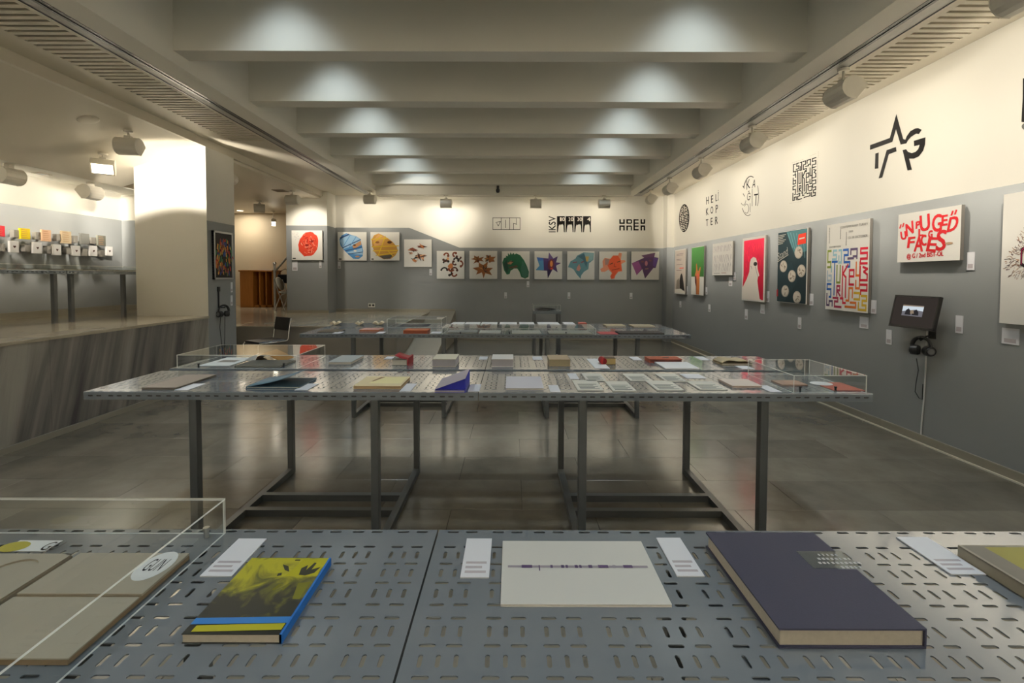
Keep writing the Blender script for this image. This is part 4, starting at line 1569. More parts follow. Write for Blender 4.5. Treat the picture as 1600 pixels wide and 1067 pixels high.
def f_tag(p):
    K = M_ink
    p.poly([(495, 72), (590, 420), (620, 430), (640, 380), (690, 310), (760, 272), (800, 268), (848, 292), (810, 350), (770, 345), (700, 390), (655, 440), (636, 480), (555, 498), (490, 285), (440, 460), (128, 572), (130, 505), (405, 405)], K)
    p.poly([(203, 622), (250, 606), (244, 828), (196, 836)], K)
    p.poly([(360, 575), (490, 530), (498, 592), (390, 632), (300, 955), (248, 970)], K)
    p.poly([(582, 575), (630, 562), (660, 600), (710, 615), (760, 600), (800, 560), (820, 500), (742, 520), (738, 445), (900, 395), (895, 490), (870, 580), (810, 660), (740, 692), (672, 692), (712, 846), (650, 858)], K)


logo('big black star logo spelling TAG on the right wall', WR, (-1, 0, 0), (1345, 170), 8.9, f_tag)


def f_kagit(p):
    K = M_ink
    s, q = 9.7, (1050, 260)

    def arc(cx, cy, rx, ry, a0, a1, wd, n=12):
        p.line([(cx + rx * math.cos(a0 + (a1 - a0) * i / n), cy + ry * math.sin(a0 + (a1 - a0) * i / n)) for i in range(n + 1)], wd, K)
    arc(1195, 440, 118, 290, -2.7, -1.25, 11)
    arc(1195, 440, 118, 300, -0.5, 0.55, 7)
    arc(1150, 520, 95, 225, 1.2, 2.6, 8)
    arc(1080, 500, 40, 85, 0.2, 2.4, 6)
    p.line([(1075, 300), (1095, 330)], 10, K).line([(1080, 415), (1100, 450)], 9, K)
    p.text('K', (1130, 355), (1185, 325), (1130, 215), K)
    p.text('A', (1210, 330), (1262, 315), (1225, 205), K)
    p.text('\u011e', (1140, 525), (1190, 500), (1140, 380), K)
    p.line([(1215, 340), (1215, 600)], 6, K)
    p.text('T', (1240, 600), (1300, 590), (1245, 420), K)
    arc(1130, 640, 34, 70, -2.6, 2.2, 6)
    p.line([(1185, 560), (1185, 690)], 5, K)


logo('tall oval logo of thin lines spelling KAGIT on the right wall', WR, (-1, 0, 0), (1050, 260), 9.7, f_kagit)


def f_heli(p):
    K = M_ink
    for txt, bl, br, tl in (('H', (518, 578), (556, 566), (518, 466)), ('E', (592, 556), (622, 546), (592, 444)), ('L', (660, 530), (684, 522), (660, 422)), ('\u0130', (696, 518), (704, 514), (696, 360)),
                            ('K', (516, 742), (550, 732), (516, 640)), ('O', (584, 720), (622, 710), (584, 612)), ('P', (662, 706), (694, 694), (662, 588)),
                            ('T', (514, 908), (548, 898), (514, 806)), ('E', (586, 892), (614, 884), (586, 784)), ('R', (654, 880), (692, 866), (654, 766))):
        p.text(txt, bl, br, tl, K)
        p.text(txt, (bl[0] + 3, bl[1]), (br[0] + 3, br[1]), (tl[0] + 3, tl[1]), K)


logo('thin black letters HELIKOPTER in three rows on the right wall', WR, (-1, 0, 0), (1050, 260), 9.7, f_heli)


def f_round(p):
    K = M_ink
    p.ell(185, 783, 78, 212, K, 40, 0.03)
    p.up()
    rd = random.Random(3)
    for j in range(15):
        y = 600 + j * 26
        half = 70 * math.sqrt(max(0, 1 - ((y - 783) / 205) ** 2))
        x = 185 - half + 6
        while x < 185 + half - 12:
            L = rd.choice((14, 24, 34))
            e = min(x + L, 185 + half - 6)
            p.line([(x, y - (x - 185) * 0.25), (e, y - (e - 185) * 0.25)], 9, WH, False)
            if rd.random() < 0.5:
                p.line([(x + 4, y - (x - 185) * 0.25), (x + 4, y + 24 - (x - 185) * 0.25)], 7, WH, False)
            x += L + 9


logo('round black maze logo near the back right corner', WR, (-1, 0, 0), (1050, 260), 9.7, f_round)


def f_maze(p):
    K = M_ink
    tl, tr, blp = Vector((150, 275)), Vector((545, 150)), Vector((140, 925))
    base = Print(p.on, p.n, p.o, p.k)
    for c, pts in MZ:
        pp = []
        for x, y in pts:
            u, v = (x - 2) / 97.0, (y - 29) / 69.5
            w2 = tl + (tr - tl) * u + (blp - tl) * v + Vector((0, 12)) * u * v
            pp.append((w2.x, w2.y))
        p.line(pp, 15, K)
    for a, b in (((130, 262), (330, 200)), ((430, 150), (540, 100)), ((575, 70), (575, 180)), ((100, 935), (300, 900)), ((560, 240), (560, 600))):
        a, b = Vector(a), Vector(b)
        n = int((b - a).length / 16)
        for i in range(n):
            q = a + (b - a) * (i / n)
            p.line([q, q + (b - a).normalized() * 7], 5, rgb('#8a8272'), False)


logo('square black maze logo spelling TURKEY on the right wall', WR, (-1, 0, 0), (1225, 230), 10.67, f_maze)


def f_edge(p):
    p.poly([(292, 95), (420, 80), (420, 640), (275, 612), (290, 330)], M_ink)
    p.poly(blob(330, 668, 52, 16, 0.0, 1, 0.85), rgb('#2a2a20'))


logo('dark brown logo cut by the right frame edge, above the big cream poster', WR, (-1, 0, 0), (1560, 110), 7.62, f_edge)

# ---- outlet on the back wall
a, b = on_y(575.6, 473.7, YB), on_y(586, 480, YB)
t = thing('wall_socket', 'small cream wall socket on the back wall under the yellow tape face', 'socket', ((a.x + b.x) / 2, YB, (a.z + b.z) / 2))
hx, hz = (b.x - a.x) / 2, (a.z - b.z) / 2
MB().cbox(-hx, hx, -hz, hz, 0, 0.012, 0.002, M=Matrix(((1, 0, 0, 0), (0, 0, -1, 0), (0, 1, 0, 0), (0, 0, 0, 1)))).build('socket_plate', M_board, t)
for sx in (-0.5, 0.5):
    MB().cyl((sx * hx, -0.0125, 0), (sx * hx, -0.014, 0), hz * 0.55, n=14).build('socket_hole', DK, t)

# ---- framed picture on the pillar
p0, p1 = on_x(333.5, 360.5, XL + 0.03), on_x(364, 436, XL + 0.03)
zt = on_x(334, 360, XL + 0.03).z
zb = on_x(334, 436.5, XL + 0.03).z
yc, zc = (p0.y + p1.y) / 2, (zt + zb) / 2
hy, hz = (p1.y - p0.y) / 2, (zt - zb) / 2
t = thing('framed_picture', 'framed dark picture of coloured feather strokes on the pillar side', 'picture', (XL + 0.03, yc, zc))
fr = MB()
for a0, a1, b0, b1 in ((-hy, hy, hz - 0.025, hz), (-hy, hy, -hz, -hz + 0.025), (-hy, -hy + 0.025, -hz, hz), (hy - 0.025, hy, -hz, hz)):
    fr.box(-0.03, 0.008, a0, a1, b0, b1)
fr.build('frame', mat('silver_frame', (0.45, 0.45, 0.44), 0.35, 0.5, 0.6), t)
MB().box(-0.025, 0.0, -hy, hy, -hz, hz).build('backing', BK, t)
pr = Print(lambda u, v: Vector((XL + 0.03, yc - hy + 2 * hy * u / 100, zc + hz - 2 * hz * v / 100)), (1, 0, 0))
rd = random.Random(14)
cl = [rgb('#b8382c'), rgb('#c87a2c'), rgb('#2c4a8c'), rgb('#3c7a4c'), rgb('#8c3c2c'), rgb('#4a3a6c'), rgb('#d0a04c')]
for i in range(120):
    v = rd.uniform(14, 86)
    sp = 10 + 34 * math.sin(math.pi * min(1, (v - 6) / 90))
    u = 52 + rd.uniform(-sp, sp)
    L = rd.uniform(5, 12)
    dx = (u - 52) * 0.12
    pr.line([(u, v), (u + dx, v + L)], rd.uniform(3.5, 6), rd.choice(cl), False)
    if i % 12 == 0:
        pr.up()
pr.build('print', t)


def headphones(nm, label, loc, rotz, r=0.085, hook=0.0, swing=0.35):
    """over-ear pair hanging by its band"""
    t = thing(nm, label, 'headphones', loc, rotz)
    pts = [(r * math.cos(a), 0.0, r * 1.15 * math.sin(a) - r) for a in [math.radians(-28 + i * 236 / 20) for i in range(21)]]
    MB().tube(pts, 0.011, 8, flat=1.6).build('headband', M_black, t)
    for sx in (-1, 1):
        c = Vector((sx * r * 0.86, 0, -r * 1.55))
        nrm = Vector((sx * 0.75, -0.66 * (1 if sx > 0 else 0.3), 0)).normalized()
        e = MB().cyl(c - nrm * 0.028, c + nrm * 0.018, 0.046, 0.043, 20)
        e.cyl(c + nrm * 0.018, c + nrm * 0.026, 0.034, 0.028, 20)
        cup = e.build('ear_cup', M_black, t)
        MB().cyl(c + nrm * 0.0262, c + nrm * 0.028, 0.026, n=20).build('cup_disc', mat('grey_disc', (0.16, 0.16, 0.16), 0.4), cup)
        MB().cyl(c - nrm * 0.028, c - nrm * 0.046, 0.044, 0.036, 20).build('ear_pad', mat('black_foam', (0.02, 0.02, 0.02), 0.9, 0.1), cup)
    return t


# headphones on the pillar with hook and cable
hp = on_x(350, 478, XL + 0.07)
t = headphones('headphones', 'black headphones hanging on the grey pillar side', (XL + 0.065, hp.y, hp.z), math.radians(65), 0.075)
k0 = on_x(347, 450, XL + 0.02)
hk = thing('headphone_hook', 'long black bracket on the pillar holding the headphones', 'hook', (XL, hp.y - 0.02, k0.z))
m = MB().box(0, 0.02, -0.022, 0.022, -0.05, 0.02)
m.box(0, 0.014, -0.01, 0.01, hp.z - k0.z - 0.03, -0.05)
m.box(0, 0.10, -0.008, 0.008, hp.z - k0.z - 0.03, hp.z - k0.z - 0.014)
m.box(0.094, 0.10, -0.008, 0.008, hp.z - k0.z - 0.03, hp.z - k0.z + 0.01)
m.build('bracket', M_black, hk)
c0 = Vector((XL + 0.05, hp.y - 0.05, hp.z - 0.16))
pts = [c0, c0 + Vector((-0.02, 0.01, -0.15)), c0 + Vector((-0.03, 0.06, -0.40)), c0 + Vector((-0.035, 0.10, -0.62)), c0 + Vector((-0.035, 0.11, -0.9))]
m = MB().tube(pts, 0.0045, 6)
m.tube([c0 + Vector((0, 0.10, 0.0)), c0 + Vector((-0.02, 0.12, -0.3)), c0 + Vector((-0.03, 0.11, -0.62)), c0 + Vector((-0.035, 0.115, -0.9))], 0.0045, 6)
tag(m.build('headphone_cable', M_black, None, c0), 'thin black cable hanging below the headphones on the pillar', 'cable')

# ---- monitor on the right wall
mc = on_x(1429, 488, XR - 0.11)
t = thing('wall_monitor', 'black flat monitor tilted on the right wall, showing a small picture', 'monitor', (XR - 0.11, mc.y, mc.z))
hy, hz, tl = 0.232, 0.150, math.radians(11)
MT = Matrix.Rotation(tl, 4, 'Y') @ Matrix(((0, 0, -1, 0), (-1, 0, 0, 0), (0, 1, 0, 0), (0, 0, 0, 1)))
MB().cbox(-hy, hy, -hz, hz, -0.012, 0.012, 0.003, M=MT).build('housing', M_black, t)
m = MB()
bz = 0.014
for a0, a1, b0, b1 in ((-hy, hy, hz - bz, hz), (-hy, hy, -hz, -hz + bz + 0.006), (-hy, -hy + bz, -hz, hz), (hy - bz, hy, -hz, hz)):
    m.box(a0, a1, b0, b1, 0.011, 0.015, M=MT)
m.build('bezel', M_black, t)
MB().box(-hy + bz, hy - bz, -hz + bz, hz - bz, 0.0121, 0.0126, M=MT).build('screen', emis('screen_dark', '#3a3430', 0.75), t)
scr = MB()
cols_ = [emis('screen_a', '#6c6a70', 0.9), emis('screen_b', '#c8d2da', 0.9), emis('screen_c', '#2c2a2c', 0.9), emis('screen_d', '#8a7a68', 0.9)]


def sp(u, v):
    return MT @ Vector((-0.118 + 0.215 * u, 0.062 - 0.10 * v, 0.0129))


def spoly(pts, mi, lift=0):
    scr.add([sp(*q) + (MT.to_3x3() @ Vector((0, 0, 0.0003 * lift))) for q in pts], [list(range(len(pts)))], mi)


spoly([(0, 0), (1, 0), (1, 1), (0, 1)], 0)
spoly([(0, 0.05), (0.55, 0.1), (1, 0.06), (1, 0.5), (0.6, 0.4), (0.3, 0.5), (0, 0.6)], 1, 1)
spoly([(0.18, 0.5), (0.3, 0.3), (0.42, 0.55), (0.45, 0.9), (0.15, 0.9)], 2, 2)
spoly([(0.55, 0.55), (0.68, 0.35), (0.8, 0.6), (0.82, 0.9), (0.5, 0.9)], 2, 2)
spoly([(0.40, 0.5), (0.54, 0.42), (0.6, 0.75), (0.42, 0.8)], 3, 3)
spoly([(0, 0), (1, 0.02), (1, 0.1), (0, 0.12)], 3, 3)
scr.build('screen_picture', cols_, t)
m = MB().box(0.02, 0.11, -0.04, 0.04, -0.06, 0.06)
m.box(0.10, 0.11, -0.08, 0.08, -0.09, 0.09)
m.build('wall_bracket', M_black, t)
hp = on_x(1440, 529, XR - 0.10)
headphones('headphones', 'black headphones hanging under the wall monitor', (XR - 0.10, hp.y, hp.z), math.radians(-65), 0.068)
hk = thing('headphone_hook', 'black hook under the wall monitor', 'hook', (XR, hp.y, hp.z + 0.02))
m = MB().box(-0.012, 0, -0.03, 0.03, -0.02, 0.06)
m.tube([(0, 0, 0.01), (-0.06, 0, -0.0), (-0.11, 0, -0.035), (-0.125, 0, -0.01)], 0.007, 8)
m.build('hook', M_black, hk)
q = lambda x, y, d: on_x(x, y, XR - d)
tag(MB().tube([q(1432, 560, .09), q(1435, 578, .05), q(1431, 600, .03), q(1430, 612, .03), q(1436, 622, .02), q(1441, 624, .02), q(1442, 600, .02)], 0.0035, 6).build('headphone_cable', M_black, None, q(1434, 590, .04)), 'looped thin black cable under the monitor headphones', 'cable')
tag(MB().tube([q(1449, 516, .03), q(1447, 560, .012), q(1444, 620, .012), q(1440, 660, .012), q(1438.5, 692, .012)], 0.006, 8).build('power_cord', M_white, None, q(1444, 620, .012)), 'white cord running from the monitor down to the baseboard', 'cord')

# ---- things on the gallery wall
XW = -6.5
GU, GLW = 'square covers on the gallery wall, upper row', 'white cards on the gallery wall, lower row'


def gpx(c, s=7.27, o=(0, 320)):
    return (o[0] + c[0] / s, o[1] + c[1] / s)


def wall_piece(nm, label, cat, box, m, grp, dot=False, off=0.11, thick=0.03):
    x0, y0 = gpx(box[:2])
    x1, y1 = gpx(box[2:])
    X = XW + off
    a, b = on_x(x0, (y0 + y1) / 2, X), on_x(x1, (y0 + y1) / 2, X)
    zt, zb = on_x((x0 + x1) / 2, y0, X).z, on_x((x0 + x1) / 2, y1, X).z
    hy, hz = (b.y - a.y) / 2, (zt - zb) / 2
    t = thing(nm, label, cat, (XW, (a.y + b.y) / 2, (zt + zb) / 2), 0, grp)
    MB().cbox(-hy, hy, -hz, hz, off - thick, off, 0.002, M=Matrix(((0, 0, 1, 0), (1, 0, 0, 0), (0, 1, 0, 0), (0, 0, 0, 1)))).build('cover', m, t)
    MB().box(0, off - thick, -0.012, 0.012, -hz * 0.5, -hz * 0.5 + 0.02).build('support', M_steel, t)
    if dot == 'lines':
        mm = MB()
        for k in range(5):
            mm.box(off, off + 0.0008, -hy * 0.8, hy * (0.3 + 0.1 * (k % 3)), hz * (0.7 - 0.35 * k), hz * (0.7 - 0.35 * k) + 0.004)
        mm.build('print', rgb('#a8744c'), t)['kind'] = 'stuff'
    elif dot:
        MB().prism([(0, -0.02), (-0.018, 0.004), (-0.01, 0.016), (0, 0.008), (0.01, 0.016), (0.018, 0.004)], off, off + 0.001,
                   M=Matrix(((0, 0, 1, 0), (1, 0, 0, 0), (0, 1, 0, 0), (0, 0, 0, 1)))).build('print', rgb('#3c2420'), t)
    return t


PCH = rgb('#d8b090')
for lab, bx, m, d in (('red square cover at the left edge of the gallery wall row', (-60, 235, 58, 358), rgb('#a8202c'), 'lines'), ('yellow square cover on the gallery wall', (235, 268, 345, 390), rgb('#d8be14'), 'lines'),
                      ('peach and cream square cover on the gallery wall', (480, 285, 582, 415), PCH, 'lines'), ('cream square cover with brown lines on the gallery wall', (705, 300, 812, 440), rgb('#d0bc9c'), 'lines'),
                      ('dark grey square cover on the gallery wall, left of two', (920, 326, 1016, 450), rgb('#4e4e4a'), False), ('dark grey striped cover on the gallery wall, right of two', (1112, 348, 1202, 466), rgb('#55554c'), 'lines')):
    wall_piece('wall_cover', lab, 'cover', bx, m, GU, d)
OR6 = ['leftmost', 'second', 'third', 'fourth', 'fifth', 'rightmost']
for i, bx in enumerate(((115, 410, 216, 540), (380, 425, 476, 552), (605, 450, 696, 572), (825, 465, 914, 580), (1026, 466, 1106, 582), (1212, 474, 1282, 578))):
    wall_piece('wall_card', OR6[i] + ' white card with a dark heart mark in the lower row on the gallery wall', 'card', bx, M_white, GLW, True)
for i, bx in enumerate(((160, 285, 220, 372), (412, 310, 474, 395), (642, 332, 700, 412), (838, 350, 886, 432), (1038, 370, 1090, 442))):
    wall_piece('wall_block', ('first', 'second', 'third', 'fourth', 'fifth')[i] + ' small grey block from the left in the upper row of the gallery wall', 'block', bx, rgb('#57544e'), 'grey blocks of the upper row', False, 0.09, 0.06)
for i, bx in enumerate(((25, 440, 62, 530), (288, 456, 350, 532), (536, 466, 600, 556), (756, 476, 812, 562), (945, 496, 996, 582), (1140, 516, 1190, 592))):
    wall_piece('wall_block', OR6[i] + ' small grey block in the lower row of the gallery wall', 'block', bx, rgb('#5b5852'), 'grey blocks of the lower row', False, 0.09, 0.06)


# ================================================================== BOOKS, CARDS AND CASES ON THE TABLES
def rect_px(xl, xr, yf, yb, z, zb=None):
    """world rectangle from the photograph: front edge columns xl..xr at row yf, back edge at row yb"""
    a, b = on_z(xl, yf, z), on_z(xr, yf, z)
    y0 = (a.y + b.y) / 2
    c = on_z((xl + xr) / 2, yb, z if zb is None else zb)
    return a.x, b.x, y0, c.y


M_dark = mat('dark_print', (0.13, 0.15, 0.14), 0.6, 0.3)


def card(label, xl, xr, yf, yb, m=None, z=TOP, group='caption cards on the tables', cat='card', nm='caption_card', skew=0.0, lines=None, thick=0.003, capt=True):
    x0, x1, y0, y1 = rect_px(xl, xr, yf, yb, z)
    c = Vector(((x0 + x1) / 2, (y0 + y1) / 2, z))
    t = thing(nm, label, cat, c, 0, group)
    hx, hy = (x1 - x0) / 2, (y1 - y0) / 2
    MX = Matrix(((1, skew, 0, 0), (0, 1, 0, 0), (0, 0, 1, 0), (0, 0, 0, 1)))
    MB().box(-hx, hx, -hy, hy, 0.0004, thick, M=MX).build('sheet', m or M_card, t)
    if capt:
        p = MB()
        n = lines or 3
        for k in range(n):
            v = -hy * 0.8 + k * hy * 0.22
            p.box(-hx * 0.75, hx * (0.75 - 0.3 * (k % 2)), v, v + hy * 0.10, thick, thick + 0.0003, M=MX)
        p.build('caption', M_dark if cat == 'leaflet' else M_fine, t)['kind'] = 'stuff'
    return t


def book(label, xl, xr, yf, yb, h, cov, pages=None, spine='left', z=TOP, group=None, nm='book', over=0.004, boards=0.0025, cat='book', rot=0.0):
    pages = pages or M_page
    x0, x1, y0, y1 = rect_px(xl, xr, yf, yb, z, z + h)
    c = Vector(((x0 + x1) / 2, (y0 + y1) / 2, z))
    t = thing(nm, label, cat, c, rot, group)
    hx, hy = (x1 - x0) / 2, (y1 - y0) / 2
    m = MB()
    m.cbox(-hx, hx, -hy, hy, 0.0005, 0.0005 + boards, 0.0006)
    m.cbox(-hx, hx, -hy, hy, h - boards, h, 0.0006)
    s = 0.004
    if spine == 'left':
        m.box(-hx, -hx + s, -hy, hy, boards, h - boards * 0.5)
    elif spine == 'right':
        m.box(hx - s, hx, -hy, hy, boards, h - boards * 0.5)
    elif spine == 'back':
        m.box(-hx, hx, hy - s, hy, boards, h - boards * 0.5)
    elif spine == 'front':
        m.box(-hx, hx, -hy, -hy + s, boards, h - boards * 0.5)
    m.build('cover', cov, t)
    a, b, cc, d = -hx + over, hx - over, -hy + over, hy - over
    if spine == 'left':
        a = -hx + s
    if spine == 'right':
        b = hx - s
    if spine == 'front':
        cc = -hy + s
    if spine == 'back':
        d = hy - s
    MB().box(a, b, cc, d, 0.0005 + boards, h - boards).build('page_block', pages, t)
    t['h'] = h
    return t, hx, hy


def lid(t, hx, hy, h, m, mats=None, nm='print'):
    """flat print on the top cover; m is a function of (add) with u, v in -1..1"""
    mb = MB()
    mats_ = []
    state = {'n': 0}

    def add(pts, mt):
        if mt not in mats_:
            mats_.append(mt)
        state['n'] += 1
        zz = h + 0.0003 + 0.00003 * state['n']
        mb.add([(u * hx, v * hy, zz) for u, v in pts], [list(range(len(pts)))], mats_.index(mt))
    m(add)
    o = mb.build(nm, mats_, t)
    return o


def open_cover(t, hx, hy, h, m, ang, L, side='left', nm='raised_cover', mi2=None):
    """front cover standing open in a soft curve, hinged at one side"""
    n = 7
    v, f = [], []
    s = -1 if side == 'left' else 1
    for i in range(n + 1):
        q = i / n
        a = math.radians(ang) * (0.4 + 0.6 * q)
        x = s * hx - s * L * q * math.cos(a)
        zz = h + L * q * math.sin(a)
        for yy in (-hy, hy):
            v.append((x, yy, zz))
            v.append((x - s * 0.0012, yy, zz + 0.0012))
    for i in range(n):
        b = i * 4
        f += [(b, b + 4, b + 6, b + 2), (b + 1, b + 3, b + 7, b + 5), (b, b + 1, b + 5, b + 4), (b + 2, b + 6, b + 7, b + 3)]
    f += [(0, 2, 3, 1), (n * 4, n * 4 + 1, n * 4 + 3, n * 4 + 2)]
    return MB().add(v, f, 0, True).build(nm, m, t)


def vitrine(label, x0, x1, y0, y1, z, h, pins=(), th=0.004, front=True, back=True):
    t = thing('acrylic_case', label, 'display case', ((x0 + x1) / 2, (y0 + y1) / 2, z), 0, 'clear acrylic cases on the tables')
    hx, hy = (x1 - x0) / 2, (y1 - y0) / 2
    z0 = 0.0006

    def pane(a0, a1, b0, b1, c0, c1, thin):
        sd = [0] * 6
        for ax in range(3):
            pass
        # faces: bottom, top, front, right, back, left ; clear on the two large faces, edge material elsewhere
        big = {0: (3, 5), 1: (2, 4), 2: (0, 1)}[thin]
        sd = [0 if i in big else 1 for i in range(6)]
        MB().box(a0, a1, b0, b1, c0, c1, sides=sd).build('pane', [M_acr, M_edge], t)
    pane(-hx, hx, -hy, hy, h - th, h, 2)
    pane(-hx, -hx + th, -hy, hy, z0, h - th, 0)
    pane(hx - th, hx, -hy, hy, z0, h - th, 0)
    pane(-hx + th, hx - th, -hy, -hy + th, z0, h - th, 1)
    pane(-hx + th, hx - th, hy - th, hy, z0, h - th, 1)
    for px_, py_, mt in pins:
        MB().cyl((px_, py_, z0), (px_, py_, 0.018), 0.0055, n=12).cyl((px_, py_, 0.018), (px_, py_, 0.024), 0.008, 0.007, n=12).build('pin', mt, t)
    return t


# ---------- foreground table
KR, KR2 = mat('raw_cardboard', (0.40, 0.35, 0.275), 0.75, 0.2, var=0.05, scale=30), mat('cardboard_edge', (0.27, 0.19, 0.11), 0.8, 0.2, var=0.1, scale=60)
c1 = on_z(353, 833, TOP)
xv1, yv1 = c1.x, c1.y
vitrine('big clear acrylic case at the left of the foreground table', xv1 - 1.02, xv1, yv1 - 0.50, yv1, TOP, 0.084,
        pins=((0.51 - 0.034, 0.25 - 0.018, M_steel),))

# right cardboard book with two-part cover
pa, pb = on_z(90, 1035, TOP + 0.012), on_z(305, 865, TOP + 0.012)
hx0 = on_z(110, 1030, TOP).x
x1_ = pb.x - 0.012
y1_ = pb.y
y0_ = on_z(60, 1028, TOP + 0.012).y
x0_ = on_z(128, 865, TOP + 0.012).x - 0.004
t = thing('cardboard_book', 'raw cardboard book with a stepped two-part cover inside the foreground case', 'book', ((x0_ + x1_) / 2, (y0_ + y1_) / 2, TOP), 0, 'cardboard books in the foreground case')
hx, hy = (x1_ - x0_) / 2, (y1_ - y0_) / 2
MB().cbox(-hx, hx, -hy, hy, 0.0006, 0.009, 0.0008).build('page_block', KR2, t)
MB().cbox(-hx, hx, -hy, hy * 0.02, 0.009, 0.0115, 0.0006).build('cover', KR, t)
MB().cbox(-hx, hx, hy * 0.06, hy, 0.009, 0.0135, 0.0006).build('cover_flap', KR, t)
m = MB()
ov = [(hx * 0.66 + 0.032 * math.cos(a), hy * 0.68 + 0.048 * math.sin(a)) for a in [math.pi * 2 * i / 22 for i in range(22)]]
m.prism(ov, 0.0135, 0.0138)
m.build('oval_label', M_white, t)
p = MB()
for txt, ox, oy, sx, sy in (('GUN', hx * 0.66 - 0.018, hy * 0.68 - 0.018, 0.036, 0.040),):
    vs, fs = glyphs(txt)
    p.add([(ox + a * sx, oy + b * sy, 0.0140) for a, b in vs], fs)
p.build('print', M_ink, t)

# left cardboard book with a half-round cut
x1b = on_z(128, 866, TOP + 0.012).x - 0.014
t = thing('cardboard_book', 'raw cardboard book with a round cut-out at the left edge of the frame', 'book', (x1b - 0.16, (y0_ + y1_) / 2 - 0.004, TOP), 0, 'cardboard books in the foreground case')
MB().cbox(-0.16, 0.155, -hy, hy, 0.0006, 0.010, 0.0008).build('page_block', KR, t)
# cover sheet with a real round hole
cx_, cy_, rr = 0.085, hy * 0.55, 0.042
m = MB()
N = 28
rect = []
for i in range(N):
    a = 2 * math.pi * i / N
    dx, dy = math.cos(a), math.sin(a)
    sx = ((0.155 - cx_) if dx > 0 else (cx_ + 0.16)) / max(abs(dx), 1e-6)
    sy = ((hy - cy_) if dy > 0 else (cy_ + hy)) / max(abs(dy), 1e-6)
    k = min(sx, sy)
    rect.append((cx_ + dx * k, cy_ + dy * k))
corners = [(0.155, hy), (-0.16, hy), (-0.16, -hy), (0.155, -hy)]
ring = [(cx_ + rr * math.cos(2 * math.pi * i / N), cy_ + rr * math.sin(2 * math.pi * i / N)) for i in range(N)]
v = [(a, b, 0.014) for a, b in rect] + [(a, b, 0.014) for a, b in ring] + [(a, b, 0.010) for a, b in ring] + [(a, b, 0.010) for a, b in rect]
f = []
for i in range(N):
    j = (i + 1) % N
    f += [(i, j, N + j, N + i), (N + i, N + j, 2 * N + j, 2 * N + i), (i, 3 * N + i, 3 * N + j, j)]
m.add(v, f)
for (cx2, cy2) in corners:                      # fill the corner triangles left by the radial fan
    best = sorted(range(N), key=lambda i: (rect[i][0] - cx2) ** 2 + (rect[i][1] - cy2) ** 2)[:2]
    q = [rect[b] for b in best]
    m.add([(q[0][0], q[0][1], 0.014), (cx2, cy2, 0.014), (q[1][0], q[1][1], 0.014)], [(0, 1, 2), (2, 1, 0)])
m.build('cover', KR, t)
t = card('white card with a yellow disc at the back of the foreground case', 0, 70, 863, 846, M_white, nm='printed_card', group='printed sheets', capt=False)
hx, hy = 0.10, 0.030
pp = MB().prism([(-0.035 + 0.030 * math.cos(a), -0.004 + 0.020 * math.sin(a)) for a in [math.pi * 2 * i / 20 for i in range(20)]], 0.003, 0.0034)
pp.build('print', rgb('#b0a41c'), t)
vs, fs = glyphs('GU')
MB().add([(0.030 + a * 0.036, -0.018 + b * 0.032, 0.0036) for a, b in vs], fs).build('lettering', M_ink, t)

# yellow and black paperback with blue spine
t, hx, hy = book('yellow and black paperback with a bright blue spine on the foreground table', 283, 440, 1006, 871, 0.0165, rgb('#1d1f1a', None, 0.4), M_page, 'right', over=0.0015, boards=0.0012)
MB().box(hx - 0.0032, hx + 0.0008, -hy, hy, 0.0004, 0.0168).build('spine', rgb('#1c62b0'), t)
hh = 0.0165
YB1, YB2, YB3, BLU = rgb('#a8a41c'), rgb('#6c6c1e'), rgb('#2b2d22'), rgb('#2e6fb4')


PHOTO = photo_print('cover_photo', '#24261f', '#5c5c20', '#a8a41c')


def f_yb(add):
    add([(-0.99, 0.985), (0.96, 0.985), (0.96, -0.62), (-0.99, -0.66)], PHOTO)
    add([(0.35, 0.95), (0.93, 0.95), (0.93, 0.45), (0.2, 0.42)], YB1)
    add([(-0.08, 0.78), (0.1, 0.72), (0.22, 0.55), (0.08, 0.6)], YB3)
    add([(-0.02, 0.50), (0.06, 0.52), (0.10, 0.44), (0.0, 0.42)], YB3)
    add([(0.45, 0.66), (0.56, 0.76), (0.60, 0.60), (0.68, 0.84), (0.74, 0.82), (0.72, 0.62), (0.90, 0.70), (0.84, 0.52), (0.66, 0.44), (0.5, 0.46)], YB3)
    add([(0.2, 0.2), (0.28, 0.2), (0.2, 0.02), (0.12, 0.04)], YB2)
    add([(0.40, 0.2), (0.46, 0.2), (0.40, 0.02), (0.34, 0.04)], YB2)
    add([(0.62, 0.22), (0.90, 0.26), (0.90, -0.2), (0.74, -0.2)], YB2)
    add([(-0.99, -0.66), (0.97, -0.62), (0.97, -0.76), (-0.99, -0.80)], BLU)
    add([(-0.84, -0.82), (0.94, -0.77), (0.94, -0.91), (-0.84, -0.96)], YB1)
    add([(0.15, 0.93), (0.28, 0.93), (0.28, 0.89), (0.15, 0.89)], YB3)


lid(t, hx, hy, hh, f_yb)

card('white caption card between the case and the yellow paperback', 312, 362, 902, 843)
card('white caption card beside the table seam in the foreground', 719, 764, 904, 843)
card('white caption card between white booklet and navy book', 1058, 1101, 902, 842)
card('white caption card to the right of the navy book', 1486, 1541, 899, 841)

# white booklet
t, hx, hy = book('white landscape booklet with a faint purple strip on the foreground table', 782, 1050, 949, 845, 0.006, mat('booklet_white', (0.60, 0.59, 0.55), 0.28, 0.5), M_page2, 'left', over=0.0006, boards=0.0008)
PU, PU2 = rgb('#4a3a5c'), rgb('#8e8790')


